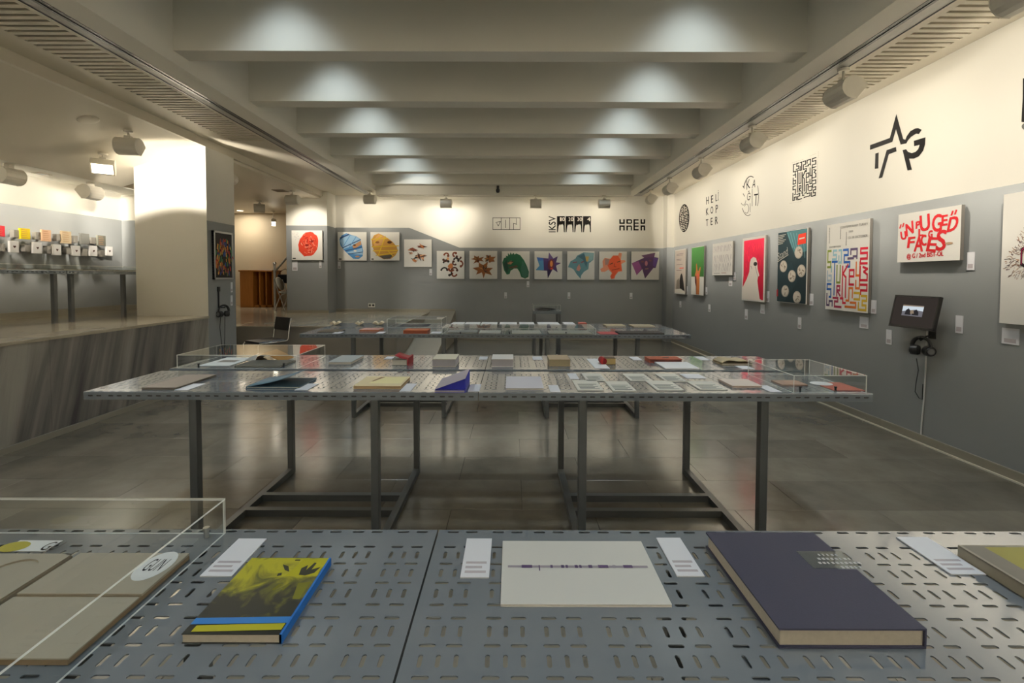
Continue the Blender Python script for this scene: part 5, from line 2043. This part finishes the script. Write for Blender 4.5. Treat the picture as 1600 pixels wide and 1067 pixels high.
def f_wb(add):
    add([(-0.92, 0.115), (0.92, 0.115), (0.92, 0.045), (-0.92, 0.045)], PU2)
    for u0, u1, m_ in ((-0.74, -0.60, PU), (-0.36, -0.33, PU), (-0.22, -0.18, PU), (-0.16, -0.13, PU), (-0.04, 0.0, PU), (0.02, 0.05, PU), (0.14, 0.19, PU), (0.27, 0.40, PU), (0.46, 0.5, PU2), (0.60, 0.72, PU)):
        add([(u0, 0.13), (u1, 0.13), (u1, 0.035), (u0, 0.035)], m_)
    add([(-0.515, 0.12), (-0.500, 0.12), (-0.500, -0.06), (-0.515, -0.06)], PU)


lid(t, hx, hy, 0.006, f_wb)

# navy hardcover with a notch in its fore edge
NV = mat('navy_cloth', (0.032, 0.034, 0.062), 0.62, 0.3, var=0.12, scale=300, bump=0.1)
x0, x1, y0, y1 = rect_px(1217, 1447, 1014, 832, TOP, TOP + 0.034)
t = thing('navy_book', 'thick navy hardcover with a notched edge and white lettering on the foreground table', 'book', ((x0 + x1) / 2, (y0 + y1) / 2, TOP))
hx, hy, h = (x1 - x0) / 2, (y1 - y0) / 2, 0.034
n0, n1 = hy * 0.08, hy * 0.50                     # notch along the right edge
nd = hx * 0.30
poly = [(-hx, -hy), (hx, -hy), (hx, n0), (hx - nd, n0), (hx - nd, n1), (hx, n1), (hx, hy), (-hx, hy)]
m = MB().prism(poly, h - 0.003, h)
m.prism(poly, 0.0006, 0.0036)
m.box(hx - 0.003, hx, -hy, n0, 0.0036, h - 0.003)
m.box(hx - 0.003, hx, n1, hy, 0.0036, h - 0.003)
m.build('cover', NV, t)
ip = [(-hx + 0.004, -hy + 0.004), (hx - 0.003, -hy + 0.004), (hx - 0.003, n0 - 0.001), (hx - nd - 0.001, n0 - 0.001), (hx - nd - 0.001, n1 + 0.001), (hx - 0.003, n1 + 0.001), (hx - 0.003, hy - 0.004), (-hx + 0.004, hy - 0.004)]
MB().prism(ip, 0.0036, h - 0.003).build('page_block', M_page, t)
MB().box(hx - nd * 2.3, hx + 0.012, n0 + 0.002, n1 - 0.002, h + 0.0002, h + 0.0014).build('clear_band', acrylic('smoked_film', (0.72, 0.76, 0.74), frost=0.06), t)
p = MB()
rd = random.Random(2)
for r, (n, off) in enumerate(((5, 0.30), (8, 0.22), (10, 0.16), (5, 0.46))):
    for i in range(n):
        x = hx - nd * 2.3 + 0.02 + (off - 0.16) * 0.12 + i * 0.0088
        yy = n1 - 0.012 - r * 0.0135
        ww = rd.choice((0.0035, 0.005, 0.0055))
        p.box(x, x + ww, yy - 0.0065, yy, h + 0.0015, h + 0.0018)
o = p.build('lettering', mat('grey_lettering', (0.42, 0.42, 0.42)), t)
o['kind'] = 'stuff'

# partly seen book at the right frame edge
t, hx, hy = book('grey and olive book cut by the right frame edge on the foreground table', 1640, 1850, 960, 852, 0.026, rgb('#8a8578'), M_page, 'left', over=0.003)
lid(t, hx, hy, 0.026, lambda add: (add([(-0.95, -0.96), (-0.2, -0.96), (-0.2, 0.96), (-0.95, 0.96)], rgb('#6d6860')), add([(-0.6, 0.0), (0.9, 0.0), (0.9, 0.9), (-0.6, 0.9)], rgb('#8a8440'))))

# ---------- middle row, front panel
DG = rgb('#5e5650')
t, hx, hy = book('thin grey-brown book near the left end of the middle table, front side', 221, 276, 609, 584.5, 0.012, DG, rgb('#6d6a60'), 'left')
lid(t, hx, hy, 0.012, lambda add: add([(-0.96, -0.96), (0.96, -0.96), (0.96, 0.96), (-0.96, 0.96)], rgb('#7a6e66')))
t, hx, hy = book('blue-grey softcover with a curled cover near the left of the middle table', 384, 468, 607, 590, 0.010, rgb('#3c5566'), M_page2, 'left')
open_cover(t, hx, hy, 0.010, rgb('#4a6676'), 14, hx * 1.9, 'left')
t, hx, hy = book('cream softcover with brown page edges on the front of the middle table', 552, 626, 608, 588, 0.018, rgb('#d8c8a0'), mat('brown_pages', (0.36, 0.24, 0.13), 0.8), 'left', over=0.001, boards=0.0015)
lid(t, hx, hy, 0.018, lambda add: (add([(-0.5, -0.5), (0.9, -0.55), (0.9, 0.8), (-0.3, 0.85)], rgb('#e4d9a4')), add([(-0.5, -0.1), (-0.3, 0.85), (-0.1, 0.85), (-0.4, -0.1)], rgb('#8a6a4c'))))
t, hx, hy = book('grey book with a blue inner cover standing half open on the middle table', 679, 727, 614, 592, 0.016, rgb('#34389a'), mat('grey_pages', (0.36, 0.34, 0.36), 0.8), 'right', over=0.001)
MB().prism([(-hx, 0.0165), (hx, 0.0165), (hx, 0.0165 + hx * 0.7)], -hy * 0.9, hy, M=Matrix(((1, 0, 0, 0), (0, 0, 1, 0), (0, 1, 0, 0), (0, 0, 0, 1)))).build('blue_endpaper', rgb('#1c2396'), t)
m = MB()
m.add([(-hx, -hy, 0.0175), (hx, -hy, 0.0175 + hx * 0.72), (hx, hy, 0.0175 + hx * 0.72), (-hx, hy, 0.0175), (-hx, -hy, 0.019), (hx, -hy, 0.019 + hx * 0.72), (hx, hy, 0.019 + hx * 0.72), (-hx, hy, 0.019)],
      [(0, 3, 2, 1), (4, 5, 6, 7), (0, 1, 5, 4), (1, 2, 6, 5), (2, 3, 7, 6), (3, 0, 4, 7)])
m.build('raised_cover', rgb('#a39ca4'), t)
t, hx, hy = book('white softcover right of the seam on the front of the middle table', 790, 850, 610, 588, 0.013, rgb('#c9c6cc'), M_page2, 'left', over=0.001)
GLF = 'loose leaflets on the middle table'
for lab, bx in (('leaflet nearest the white softcover, front row of leaflets', (903, 944, 611, 595)), ('second leaflet of the front row on the middle table', (958, 995, 612, 597)), ('third leaflet of the front row on the middle table', (1027, 1070, 611, 596)),
                ('fourth leaflet of the front row, beside the pinkish book', (1094, 1137, 610, 597)), ('leaflet behind the first leaflet, back row of leaflets', (917, 948, 596, 584.5)), ('second leaflet of the back row on the middle table', (985, 1020, 596, 585)),
                ('third leaflet of the back row on the middle table', (1041, 1074, 597, 585)), ):
    card(lab, *bx, m=mat('leaflet_paper', (0.62, 0.60, 0.53), 0.5), nm='leaflet', cat='leaflet', group=GLF, lines=5, thick=0.005)
t, hx, hy = book('pinkish white book before the right acrylic case on the middle table', 1144, 1191, 606, 592, 0.012, rgb('#d2c4b8'), rgb('#b8a090'), 'left', over=0.001)
for lab, bx in (('caption card right of the thin grey-brown book, middle table', (272, 293, 610, 600)), ('caption card right of the curled blue-grey softcover', (460, 480, 610, 600)), ('caption card right of the cream softcover', (624, 641, 612, 600)),
                ('caption card right of the half open grey book', (731, 749, 612, 601)), ('caption card right of the white softcover', (860, 876, 613, 602.5)), ('caption card behind the first leaflets', (891, 905, 592.5, 584)),
                ('caption card between the third and fourth leaflets', (1073, 1104, 591.5, 585)), ('caption card at the left foot of the right acrylic case', (1204, 1222, 613, 603))):
    card(lab, *bx, capt=False)
q = on_z(1359, 615.5, TOP)
q2 = on_z(1244, 615.5, TOP)
vitrine('clear acrylic case at the right end of the middle table, front side', q2.x, q.x, q.y + 0.02, q.y + 0.49, TOP, 0.094,
        pins=((-0.13, -0.19, M_black), (0.06, -0.19, M_black)))
card('red patterned sheet lying inside the right acrylic case', 1305, 1352, 611, 598, rgb('#a85c50'), nm='printed_sheet', cat='sheet', group='printed sheets', capt=False)
card('pinkish booklet at the back of the right acrylic case', 1222, 1262, 603, 596, rgb('#a88878'), nm='printed_sheet', cat='sheet', group='printed sheets', thick=0.008, capt=False)
a = on_z(1283, 600, TOP)
t = thing('oval_plate', 'pale oval disc lying inside the right acrylic case', 'disc', (a.x, a.y, TOP))
MB().prism([(0.058 * math.cos(q_), 0.05 * math.sin(q_)) for q_ in [math.pi * 2 * i / 24 for i in range(24)]], 0.0006, 0.004).build('disc', M_card, t)

# ---------- middle row, back panel
q, q2 = on_z(271, 576.5, TOP), on_z(462, 576.5, TOP)
vitrine('clear acrylic case at the left end of the middle table, back side', q.x, q2.x, q.y + 0.03, q.y + 0.49, TOP, 0.088, pins=((-0.28, -0.19, M_black), (0.28, -0.17, M_black)))
t = card('white sheet with a cut-out window inside the left acrylic case', 309, 358, 572, 559, M_white, nm='printed_sheet', cat='sheet', group='printed sheets', capt=False)
MB().box(-0.06, 0.06, -0.03, 0.05, 0.003, 0.0036).build('window_print', rgb('#8a8078'), t)
book('flat grey book inside the left acrylic case', 366, 438, 574.5, 562, 0.012, rgb('#5c5850'), M_page2, 'left')
a = on_z(424, 561, TOP)
t = thing('folded_paper', 'folded brown kraft paper standing like a tent in the left acrylic case', 'paper', (a.x, a.y, TOP))
MB().prism([(-0.11, 0.0006), (0.0, 0.062), (0.13, 0.0006), (0.122, 0.0006), (0.0, 0.058), (-0.102, 0.0006)], -0.10, 0.08, M=Matrix(((1, 0, 0, 0), (0, 0, 1, 0), (0, 1, 0, 0), (0, 0, 0, 1)))).build('kraft_sheet', rgb('#a8783c'), t)
MB().add([(-0.13, -0.11, 0.012), (-0.06, -0.11, 0.0015), (-0.04, -0.09, 0.06), (-0.128, -0.11, 0.014), (-0.058, -0.112, 0.0035), (-0.038, -0.092, 0.062)], [(0, 1, 2), (3, 5, 4), (0, 2, 5, 3), (0, 3, 4, 1), (1, 4, 5, 2)]).build('white_flap', M_white, t)
GBK = 'books on the back of the middle table'
t, hx, hy = book('grey-blue book right of the left acrylic case', 512, 549, 570, 555, 0.020, rgb('#9ea2a0'), M_page2, 'left', group=GBK)
t, hx, hy = book('small thick book with a red cover standing open', 612, 636, 571, 556, 0.040, rgb('#7c7a70'), M_page2, 'right', group=GBK)
open_cover(t, hx, hy, 0.041, rgb('#8e2a30'), 18, hx * 1.7, 'right')
MB().box(hx, hx + 0.012, -hy, hy, 0.001, 0.052).build('red_spine', rgb('#8e2a30'), t)
book('thick cream book on the back of the middle table, left of the seam', 675, 712, 573, 553, 0.052, rgb('#cfc8b4'), mat('grey_pages', (0.36, 0.34, 0.36), 0.8), 'back', group=GBK, over=0.002)
book('thick pale book on the back of the middle table, right of the seam', 768, 802, 573, 553.5, 0.052, rgb('#d6d2cc'), mat('grey_pages', (0.36, 0.34, 0.36), 0.8), 'back', group=GBK, over=0.002)
t, hx, hy = book('thick beige book with a dark edge on the back of the middle table', 858, 891, 572.5, 554.5, 0.048, rgb('#a8967c'), rgb('#94886c'), 'right', group=GBK, over=0.002)
card('large white sheet before the small red-spined book', 930, 953, 576, 561, M_white, nm='printed_sheet', cat='sheet', group='printed sheets', capt=False)
t, hx, hy = book('small fat book with a red spine on the back of the middle table', 943, 962, 570, 557, 0.045, rgb('#4a3c30'), rgb('#b09a68'), 'left', group=GBK, over=0.001)
MB().cyl((-hx, -hy, 0.024), (-hx, hy, 0.024), 0.024, n=14).build('red_spine', rgb('#86181c'), t)
t, hx, hy = book('large rust red flat book on the back of the middle table', 1015, 1066, 567, 556.5, 0.026, rgb('#96462e'), rgb('#5a2c22'), 'left', group=GBK)
lid(t, hx, hy, 0.026, lambda add: add([(-0.1, -0.3), (0.3, -0.3), (0.4, 0.3), (0.0, 0.2)], rgb('#3c1c18')))
card('large white sheet before the rust red book', 1040, 1094, 577.5, 567, M_white, nm='printed_sheet', cat='sheet', group='printed sheets', capt=False, thick=0.008)
t, hx, hy = book('beige softcover with a wavy cover beside the right acrylic case', 1128, 1176, 571, 562, 0.014, rgb('#968a70'), M_page2, 'left', group=GBK)
n = 12
v, f = [], []
for i in range(n + 1):
    q_ = i / n
    zz = 0.016 + 0.022 * math.sin(q_ * math.pi) * (1 - 0.4 * q_) + 0.006 * math.sin(q_ * 9)
    v += [(-hx + 2 * hx * q_, -hy, zz), (-hx + 2 * hx * q_, hy, zz), (-hx + 2 * hx * q_, -hy, zz + 0.002), (-hx + 2 * hx * q_, hy, zz + 0.002)]
for i in range(n):
    b = 4 * i
    f += [(b, b + 1, b + 5, b + 4), (b + 2, b + 6, b + 7, b + 3), (b, b + 4, b + 6, b + 2), (b + 1, b + 3, b + 7, b + 5)]
MB().add(v, f, 0, True).build('wavy_cover', rgb('#a89a7c'), t)
for lab, bx in (('caption card right of the grey-blue book', (600, 612, 561, 557.5)), ('caption card left of the seam on the back of the middle table', (748, 761, 562, 557.5)), ('caption card between pale book and beige book', (833, 848, 562.5, 557.5)),
                ('caption card right of the small red-spined book', (990, 1004, 563, 558)), ('caption card right of the rust red book', (1096, 1110, 563, 557.5)), ('caption card before the wavy softcover', (1160, 1180, 577, 572))):
    card(lab, *bx, capt=False)

# ---------- far row
GFR = 'things on the far table'


def far_book(lab, xl, xr, yf, yb, h, c, pg=None, sp='left'):
    return book(lab, xl, xr, yf, yb, h, rgb(c), pg or M_page2, sp, group=GFR, over=0.002)


far_book('flat olive-brown book at the left end of the far table', 496, 528, 519.5, 514.5, 0.010, '#4e4638')
far_book('pinkish book with an orange edge on the front of the far table', 561, 592, 518, 512, 0.020, '#b08478', rgb('#b8704c'))
far_book('orange-red flat box book on the front of the far table', 630, 668, 521, 513, 0.034, '#a85c38', rgb('#8a4428'))
far_book('grey softcover in the middle of the far table', 698, 745, 521, 515, 0.012, '#8c8a86')
far_book('wide pale softcover in the middle of the far table', 748, 782, 521.5, 516, 0.008, '#b4b0a8')
far_book('second wide pale softcover, right of the middle of the far table', 800, 846, 522, 516, 0.008, '#a8a49a')
far_book('pale landscape book left of the red folder on the far table', 858, 925, 522.5, 516.5, 0.010, '#9c988c')
far_book('large black flat book near the right end of the far table', 968, 1038, 522.5, 517, 0.014, '#1c1c1e', DK)
far_book('red folder beside the black book on the far table', 938, 966, 522.5, 518, 0.006, '#a8484a', rgb('#8a3a3c'))
for i, (xl, xr, dx) in enumerate(((517, 532, 'left end'), (556, 568, 'second place'), (583, 600, 'third place'))):
    a = on_z((xl + xr) / 2, 507.5, TOP)
    t = thing('open_booklet', 'small open cream booklet on the back of the far table, %s from the left' % ('leftmost' if i == 0 else 'second' if i == 1 else 'third'), 'booklet', (a.x, a.y, TOP), 0.2, GFR)
    hx, hy = (xr - xl) / 2 * a.y / F, 0.07
    for s in (-1, 1):
        MB().prism([(0, 0.001), (s * hx, 0.025), (s * hx, 0.03), (s * hx * 0.5, 0.045), (0, 0.02)], -hy, hy, M=Matrix(((1, 0, 0, 0), (0, 0, 1, 0), (0, 1, 0, 0), (0, 0, 0, 1)))).build('page_block', rgb('#d8c8a8'), t)
for i, (xl, xr) in enumerate(((702, 722), (724, 748), (750, 776), (780, 808), (812, 836), (842, 876), (884, 901))):
    card(['first', 'second', 'third', 'fourth', 'fifth', 'sixth', 'seventh'][i] + ' white sheet from the left in the row along the back of the far table', xl, xr, 509.5, 504.5, M_white, nm='printed_sheet', cat='sheet', group='sheets on the back of the far table', thick=0.012)
for i, (xl, xr, lab) in enumerate(((519, 531, 'olive-brown book'), (587, 598, 'pinkish book'), (672, 688, 'orange-red box book'))):
    card('caption card right of the %s on the far table' % lab, xl, xr, 521, 518.5, capt=False)
far_book('beige book behind the black book on the far table', 948, 978, 511, 506, 0.016, '#a09478')
far_book('second beige book at the back right of the far table', 990, 1024, 511.5, 506.5, 0.014, '#9a8e74')
far_book('small salmon pink booklet at the back of the far table', 903, 914, 508, 505, 0.04, '#b86458', rgb('#a05048'))
q, q2 = on_z(690, 523, TOP), on_z(931, 523, TOP)
vitrine('long clear acrylic case in the middle of the far table', q.x, q2.x, q.y + 0.03, q.y + 0.42, TOP, 0.07, pins=((-0.62, -0.15, M_black), (-0.1, -0.15, M_black), (0.5, -0.15, M_black)))
q, q2 = on_z(604, 511.5, TOP), on_z(690, 511.5, TOP)
vitrine('clear acrylic case at the back left of the far table', q.x, q2.x, q.y + 0.02, q.y + 0.44, TOP, 0.10)
card('dark printed sheet inside the back left case of the far table', 622, 668, 510, 506.5, rgb('#3a3a40'), nm='printed_sheet', cat='sheet', group='printed sheets', capt=False)

# ---------- small stand by the back wall
YS = 8.3
a, b = on_y(833, 486, YS), on_y(877, 486, YS)
t = thing('small_stand', 'small grey square stand with a case on it, before the back wall', 'stand', ((a.x + b.x) / 2, YS + 0.25, 0))
hx = (b.x - a.x) / 2
zt = a.z
MB().cbox(-hx, hx, -0.25, 0.25, zt - 0.05, zt, 0.003).build('stand_top', M_table, t)
for sx in (-1, 1):
    for sy in (-1, 1):
        MB().box(sx * (hx - 0.03) - 0.022, sx * (hx - 0.03) + 0.022, sy * 0.22 - 0.022, sy * 0.22 + 0.022, 0, zt - 0.05).build('leg', M_leg, t)
    MB().box(sx * (hx - 0.03) - 0.02, sx * (hx - 0.03) + 0.02, -0.2, 0.2, 0, 0.04).build('foot_bar', M_leg, t)
vitrine('small clear acrylic case on the stand by the back wall', (a.x + b.x) / 2 - hx + 0.01, (a.x + b.x) / 2 + hx - 0.01, YS + 0.01, YS + 0.49, zt, 0.11)
t = thing('dark_object', 'dark tapering shape lying inside the case on the small stand', 'exhibit', ((a.x + b.x) / 2, YS + 0.25, zt))
MB().prism([(-hx * 0.8, 0.02), (-hx * 0.4, 0.055), (hx * 0.1, 0.05), (hx * 0.7, 0.025), (hx * 0.2, 0.002), (-hx * 0.6, 0.002)], -0.12, 0.12, M=Matrix(((1, 0, 0, 0), (0, 0, 1, 0), (0, 1, 0, 0), (0, 0, 0, 1)))).build('shape', M_black, t)

# ---------- long case on the gallery wall table
vitrine('long clear acrylic case on the gallery wall table', -5.82, -5.40, 4.4, 7.3, ZG, 0.065)
for i, (yy, c) in enumerate(((4.9, '#6a3a34'), (5.35, '#4a4a44'), (5.8, '#8a8070'), (6.25, '#3a3430'), (6.7, '#5a2c2c'))):
    t = thing('flat_book', ('nearest', 'second', 'third', 'fourth', 'farthest')[i] + ' flat book inside the long case of the gallery table', 'book', (-5.61, yy, ZG), 0, 'books in the gallery case')
    MB().cbox(-0.10, 0.10, -0.13, 0.13, 0.0006, 0.004, 0.0006).cbox(-0.10, 0.10, -0.13, 0.13, 0.017, 0.020, 0.0006).build('cover', rgb(c), t)
    MB().box(-0.096, 0.096, -0.126, 0.126, 0.004, 0.017).build('page_block', M_page2, t)

# ================================================================== BACK LEFT CORNER
# black cantilever chair in front of the back platform
cs = on_y(418, 520, 7.35)
t = thing('black_chair', 'black cantilever chair with a chrome tube frame before the back platform', 'chair', (cs.x, 7.35, 0), math.radians(236))
W2 = 0.22
zs = 0.47
for s in (-1, 1):
    pts = [(0.24, s * W2, zs), (0.0, s * W2, zs), (-0.19, s * W2, zs), (-0.215, s * W2, zs + 0.03), (-0.235, s * W2, zs + 0.18), (-0.27, s * W2, zs + 0.36)]
    MB().tube(pts, 0.0105, 8).build('back_tube', M_chrome, t)
    pts = [(0.24, s * W2, zs), (0.262, s * W2, zs - 0.03), (0.262, s * W2, 0.05), (0.24, s * W2, 0.0125), (-0.2, s * W2, 0.0125)]
    MB().tube(pts, 0.0105, 8).build('leg', M_chrome, t)
MB().tube([(-0.2, -W2, 0.0125), (-0.2, W2, 0.0125)], 0.0105, 8).build('floor_bar', M_chrome, t)
MB().cbox(-0.20, 0.25, -W2 + 0.006, W2 - 0.006, zs - 0.005, zs + 0.025, 0.008).build('seat', M_black, t)
MB().cbox(-W2 + 0.006, W2 - 0.006, 0, 0.21, -0.012, 0.014, 0.006, M=Matrix.Translation((-0.232, 0, zs + 0.16)) @ Matrix.Rotation(math.radians(-10), 4, 'Y') @ Matrix(((0, 0, 1, 0), (1, 0, 0, 0), (0, 1, 0, 0), (0, 0, 0, 1)))).build('backrest', M_black, t)

# wooden cabinet in the back room
a, b = on_y(375, 422, 12.4), on_y(427, 481, 12.4)
cz0, cz1 = ZQ, a.z
t = thing('wooden_cabinet', 'orange wooden cabinet with open dark niches in the back room', 'cabinet', ((a.x + b.x) / 2, 12.55, cz0))
hx, H = (b.x - a.x) / 2, cz1 - cz0
sp_ = -hx * 0.2
MB().cbox(-hx - 0.02, hx + 0.02, -0.2, 0.3, H - 0.04, H, 0.004).build('top', M_wood, t)
MB().box(-hx, sp_, -0.16, 0.28, 0, H - 0.04).build('front_panel', M_wood, t)
MB().box(sp_, hx, 0.24, 0.28, 0, H - 0.04).build('back_panel', M_wood, t)
for k in range(3):
    xx = sp_ + (hx - sp_) * (0.33 + 0.33 * k) - 0.02
    MB().box(xx - 0.02, xx + 0.02, -0.12, 0.24, 0, H - 0.04).build('divider', M_wood, t)
MB().box(sp_, hx, -0.12, 0.24, 0.0, 0.06).build('plinth', M_wood, t)

# steel handrail by the stair
a = on_y(429, 412, 11.6)
t = thing('steel_handrail', 'steel handrail post with ball top and sloping rail beside the wooden cabinet', 'handrail', (a.x, 11.6, ZQ))
H = a.z - ZQ
MB().cyl((0, 0, 0), (0, 0, H - 0.06), 0.03, n=14).build('post', M_steel, t)
MB().lathe([(0.001, H + 0.05), (0.03, H + 0.04), (0.046, H), (0.03, H - 0.04), (0.03, H - 0.07)], 16).build('ball_cap', M_steel, t)
b = on_y(449, 402, 11.6)
MB().tube([(0.02, 0, H - 0.18), (b.x - a.x, 0.0, b.z - ZQ), (b.x - a.x + 0.25, 0.0, b.z - ZQ + 0.2)], 0.024, 10).build('rail', M_steel, t)
# folding chair leaning there, with a dark bag
a = on_y(441, 470, 11.3)
t = thing('folding_chair', 'pale folding chair half hidden by the wall edge at the far opening', 'chair', (a.x + 0.05, 11.3, ZQ))
m = MB()
for s in (-0.2, 0.2):
    m = MB().tube([(-0.14, s, 0.76), (-0.02, s, 0.40), (0.12, s, 0.012)], 0.011, 8)
    m.build('leg', M_chrome, t)
    MB().tube([(0.16, s, 0.46), (0.0, s, 0.36), (-0.14, s, 0.012)], 0.011, 8).build('leg', M_chrome, t)
PL = mat('pale_chair_shell', (0.42, 0.40, 0.33), 0.5)
MB().lathe([(0.001, 0.02), (0.15, 0.02), (0.19, 0.01), (0.19, -0.01), (0.001, -0.01)], 22, M=Matrix.Translation((0.06, 0, 0.43)) @ Matrix.Rotation(math.radians(8), 4, 'Y')).build('seat', PL, t)
MB().lathe([(0.001, 0.012), (0.14, 0.012), (0.17, 0.006), (0.17, -0.008), (0.001, -0.008)], 22, M=Matrix.Translation((-0.10, 0, 0.66)) @ Matrix.Rotation(math.radians(72), 4, 'Y')).build('backrest', PL, t)
a = on_y(440, 435, 11.45)
t = thing('black_bag', 'black bag hanging on the steel handrail at the far opening', 'bag', (a.x + 0.02, 11.56, a.z))
MB().cbox(-0.16, 0.16, -0.05, 0.02, -0.12, 0.10, 0.015).build('bag_body', M_black, t)
MB().tube([(-0.14, -0.01, 0.09), (-0.10, -0.01, 0.18), (0.02, 0.0, 0.24), (0.10, -0.01, 0.18), (0.14, -0.01, 0.09)], 0.008, 6).build('strap', M_black, t)
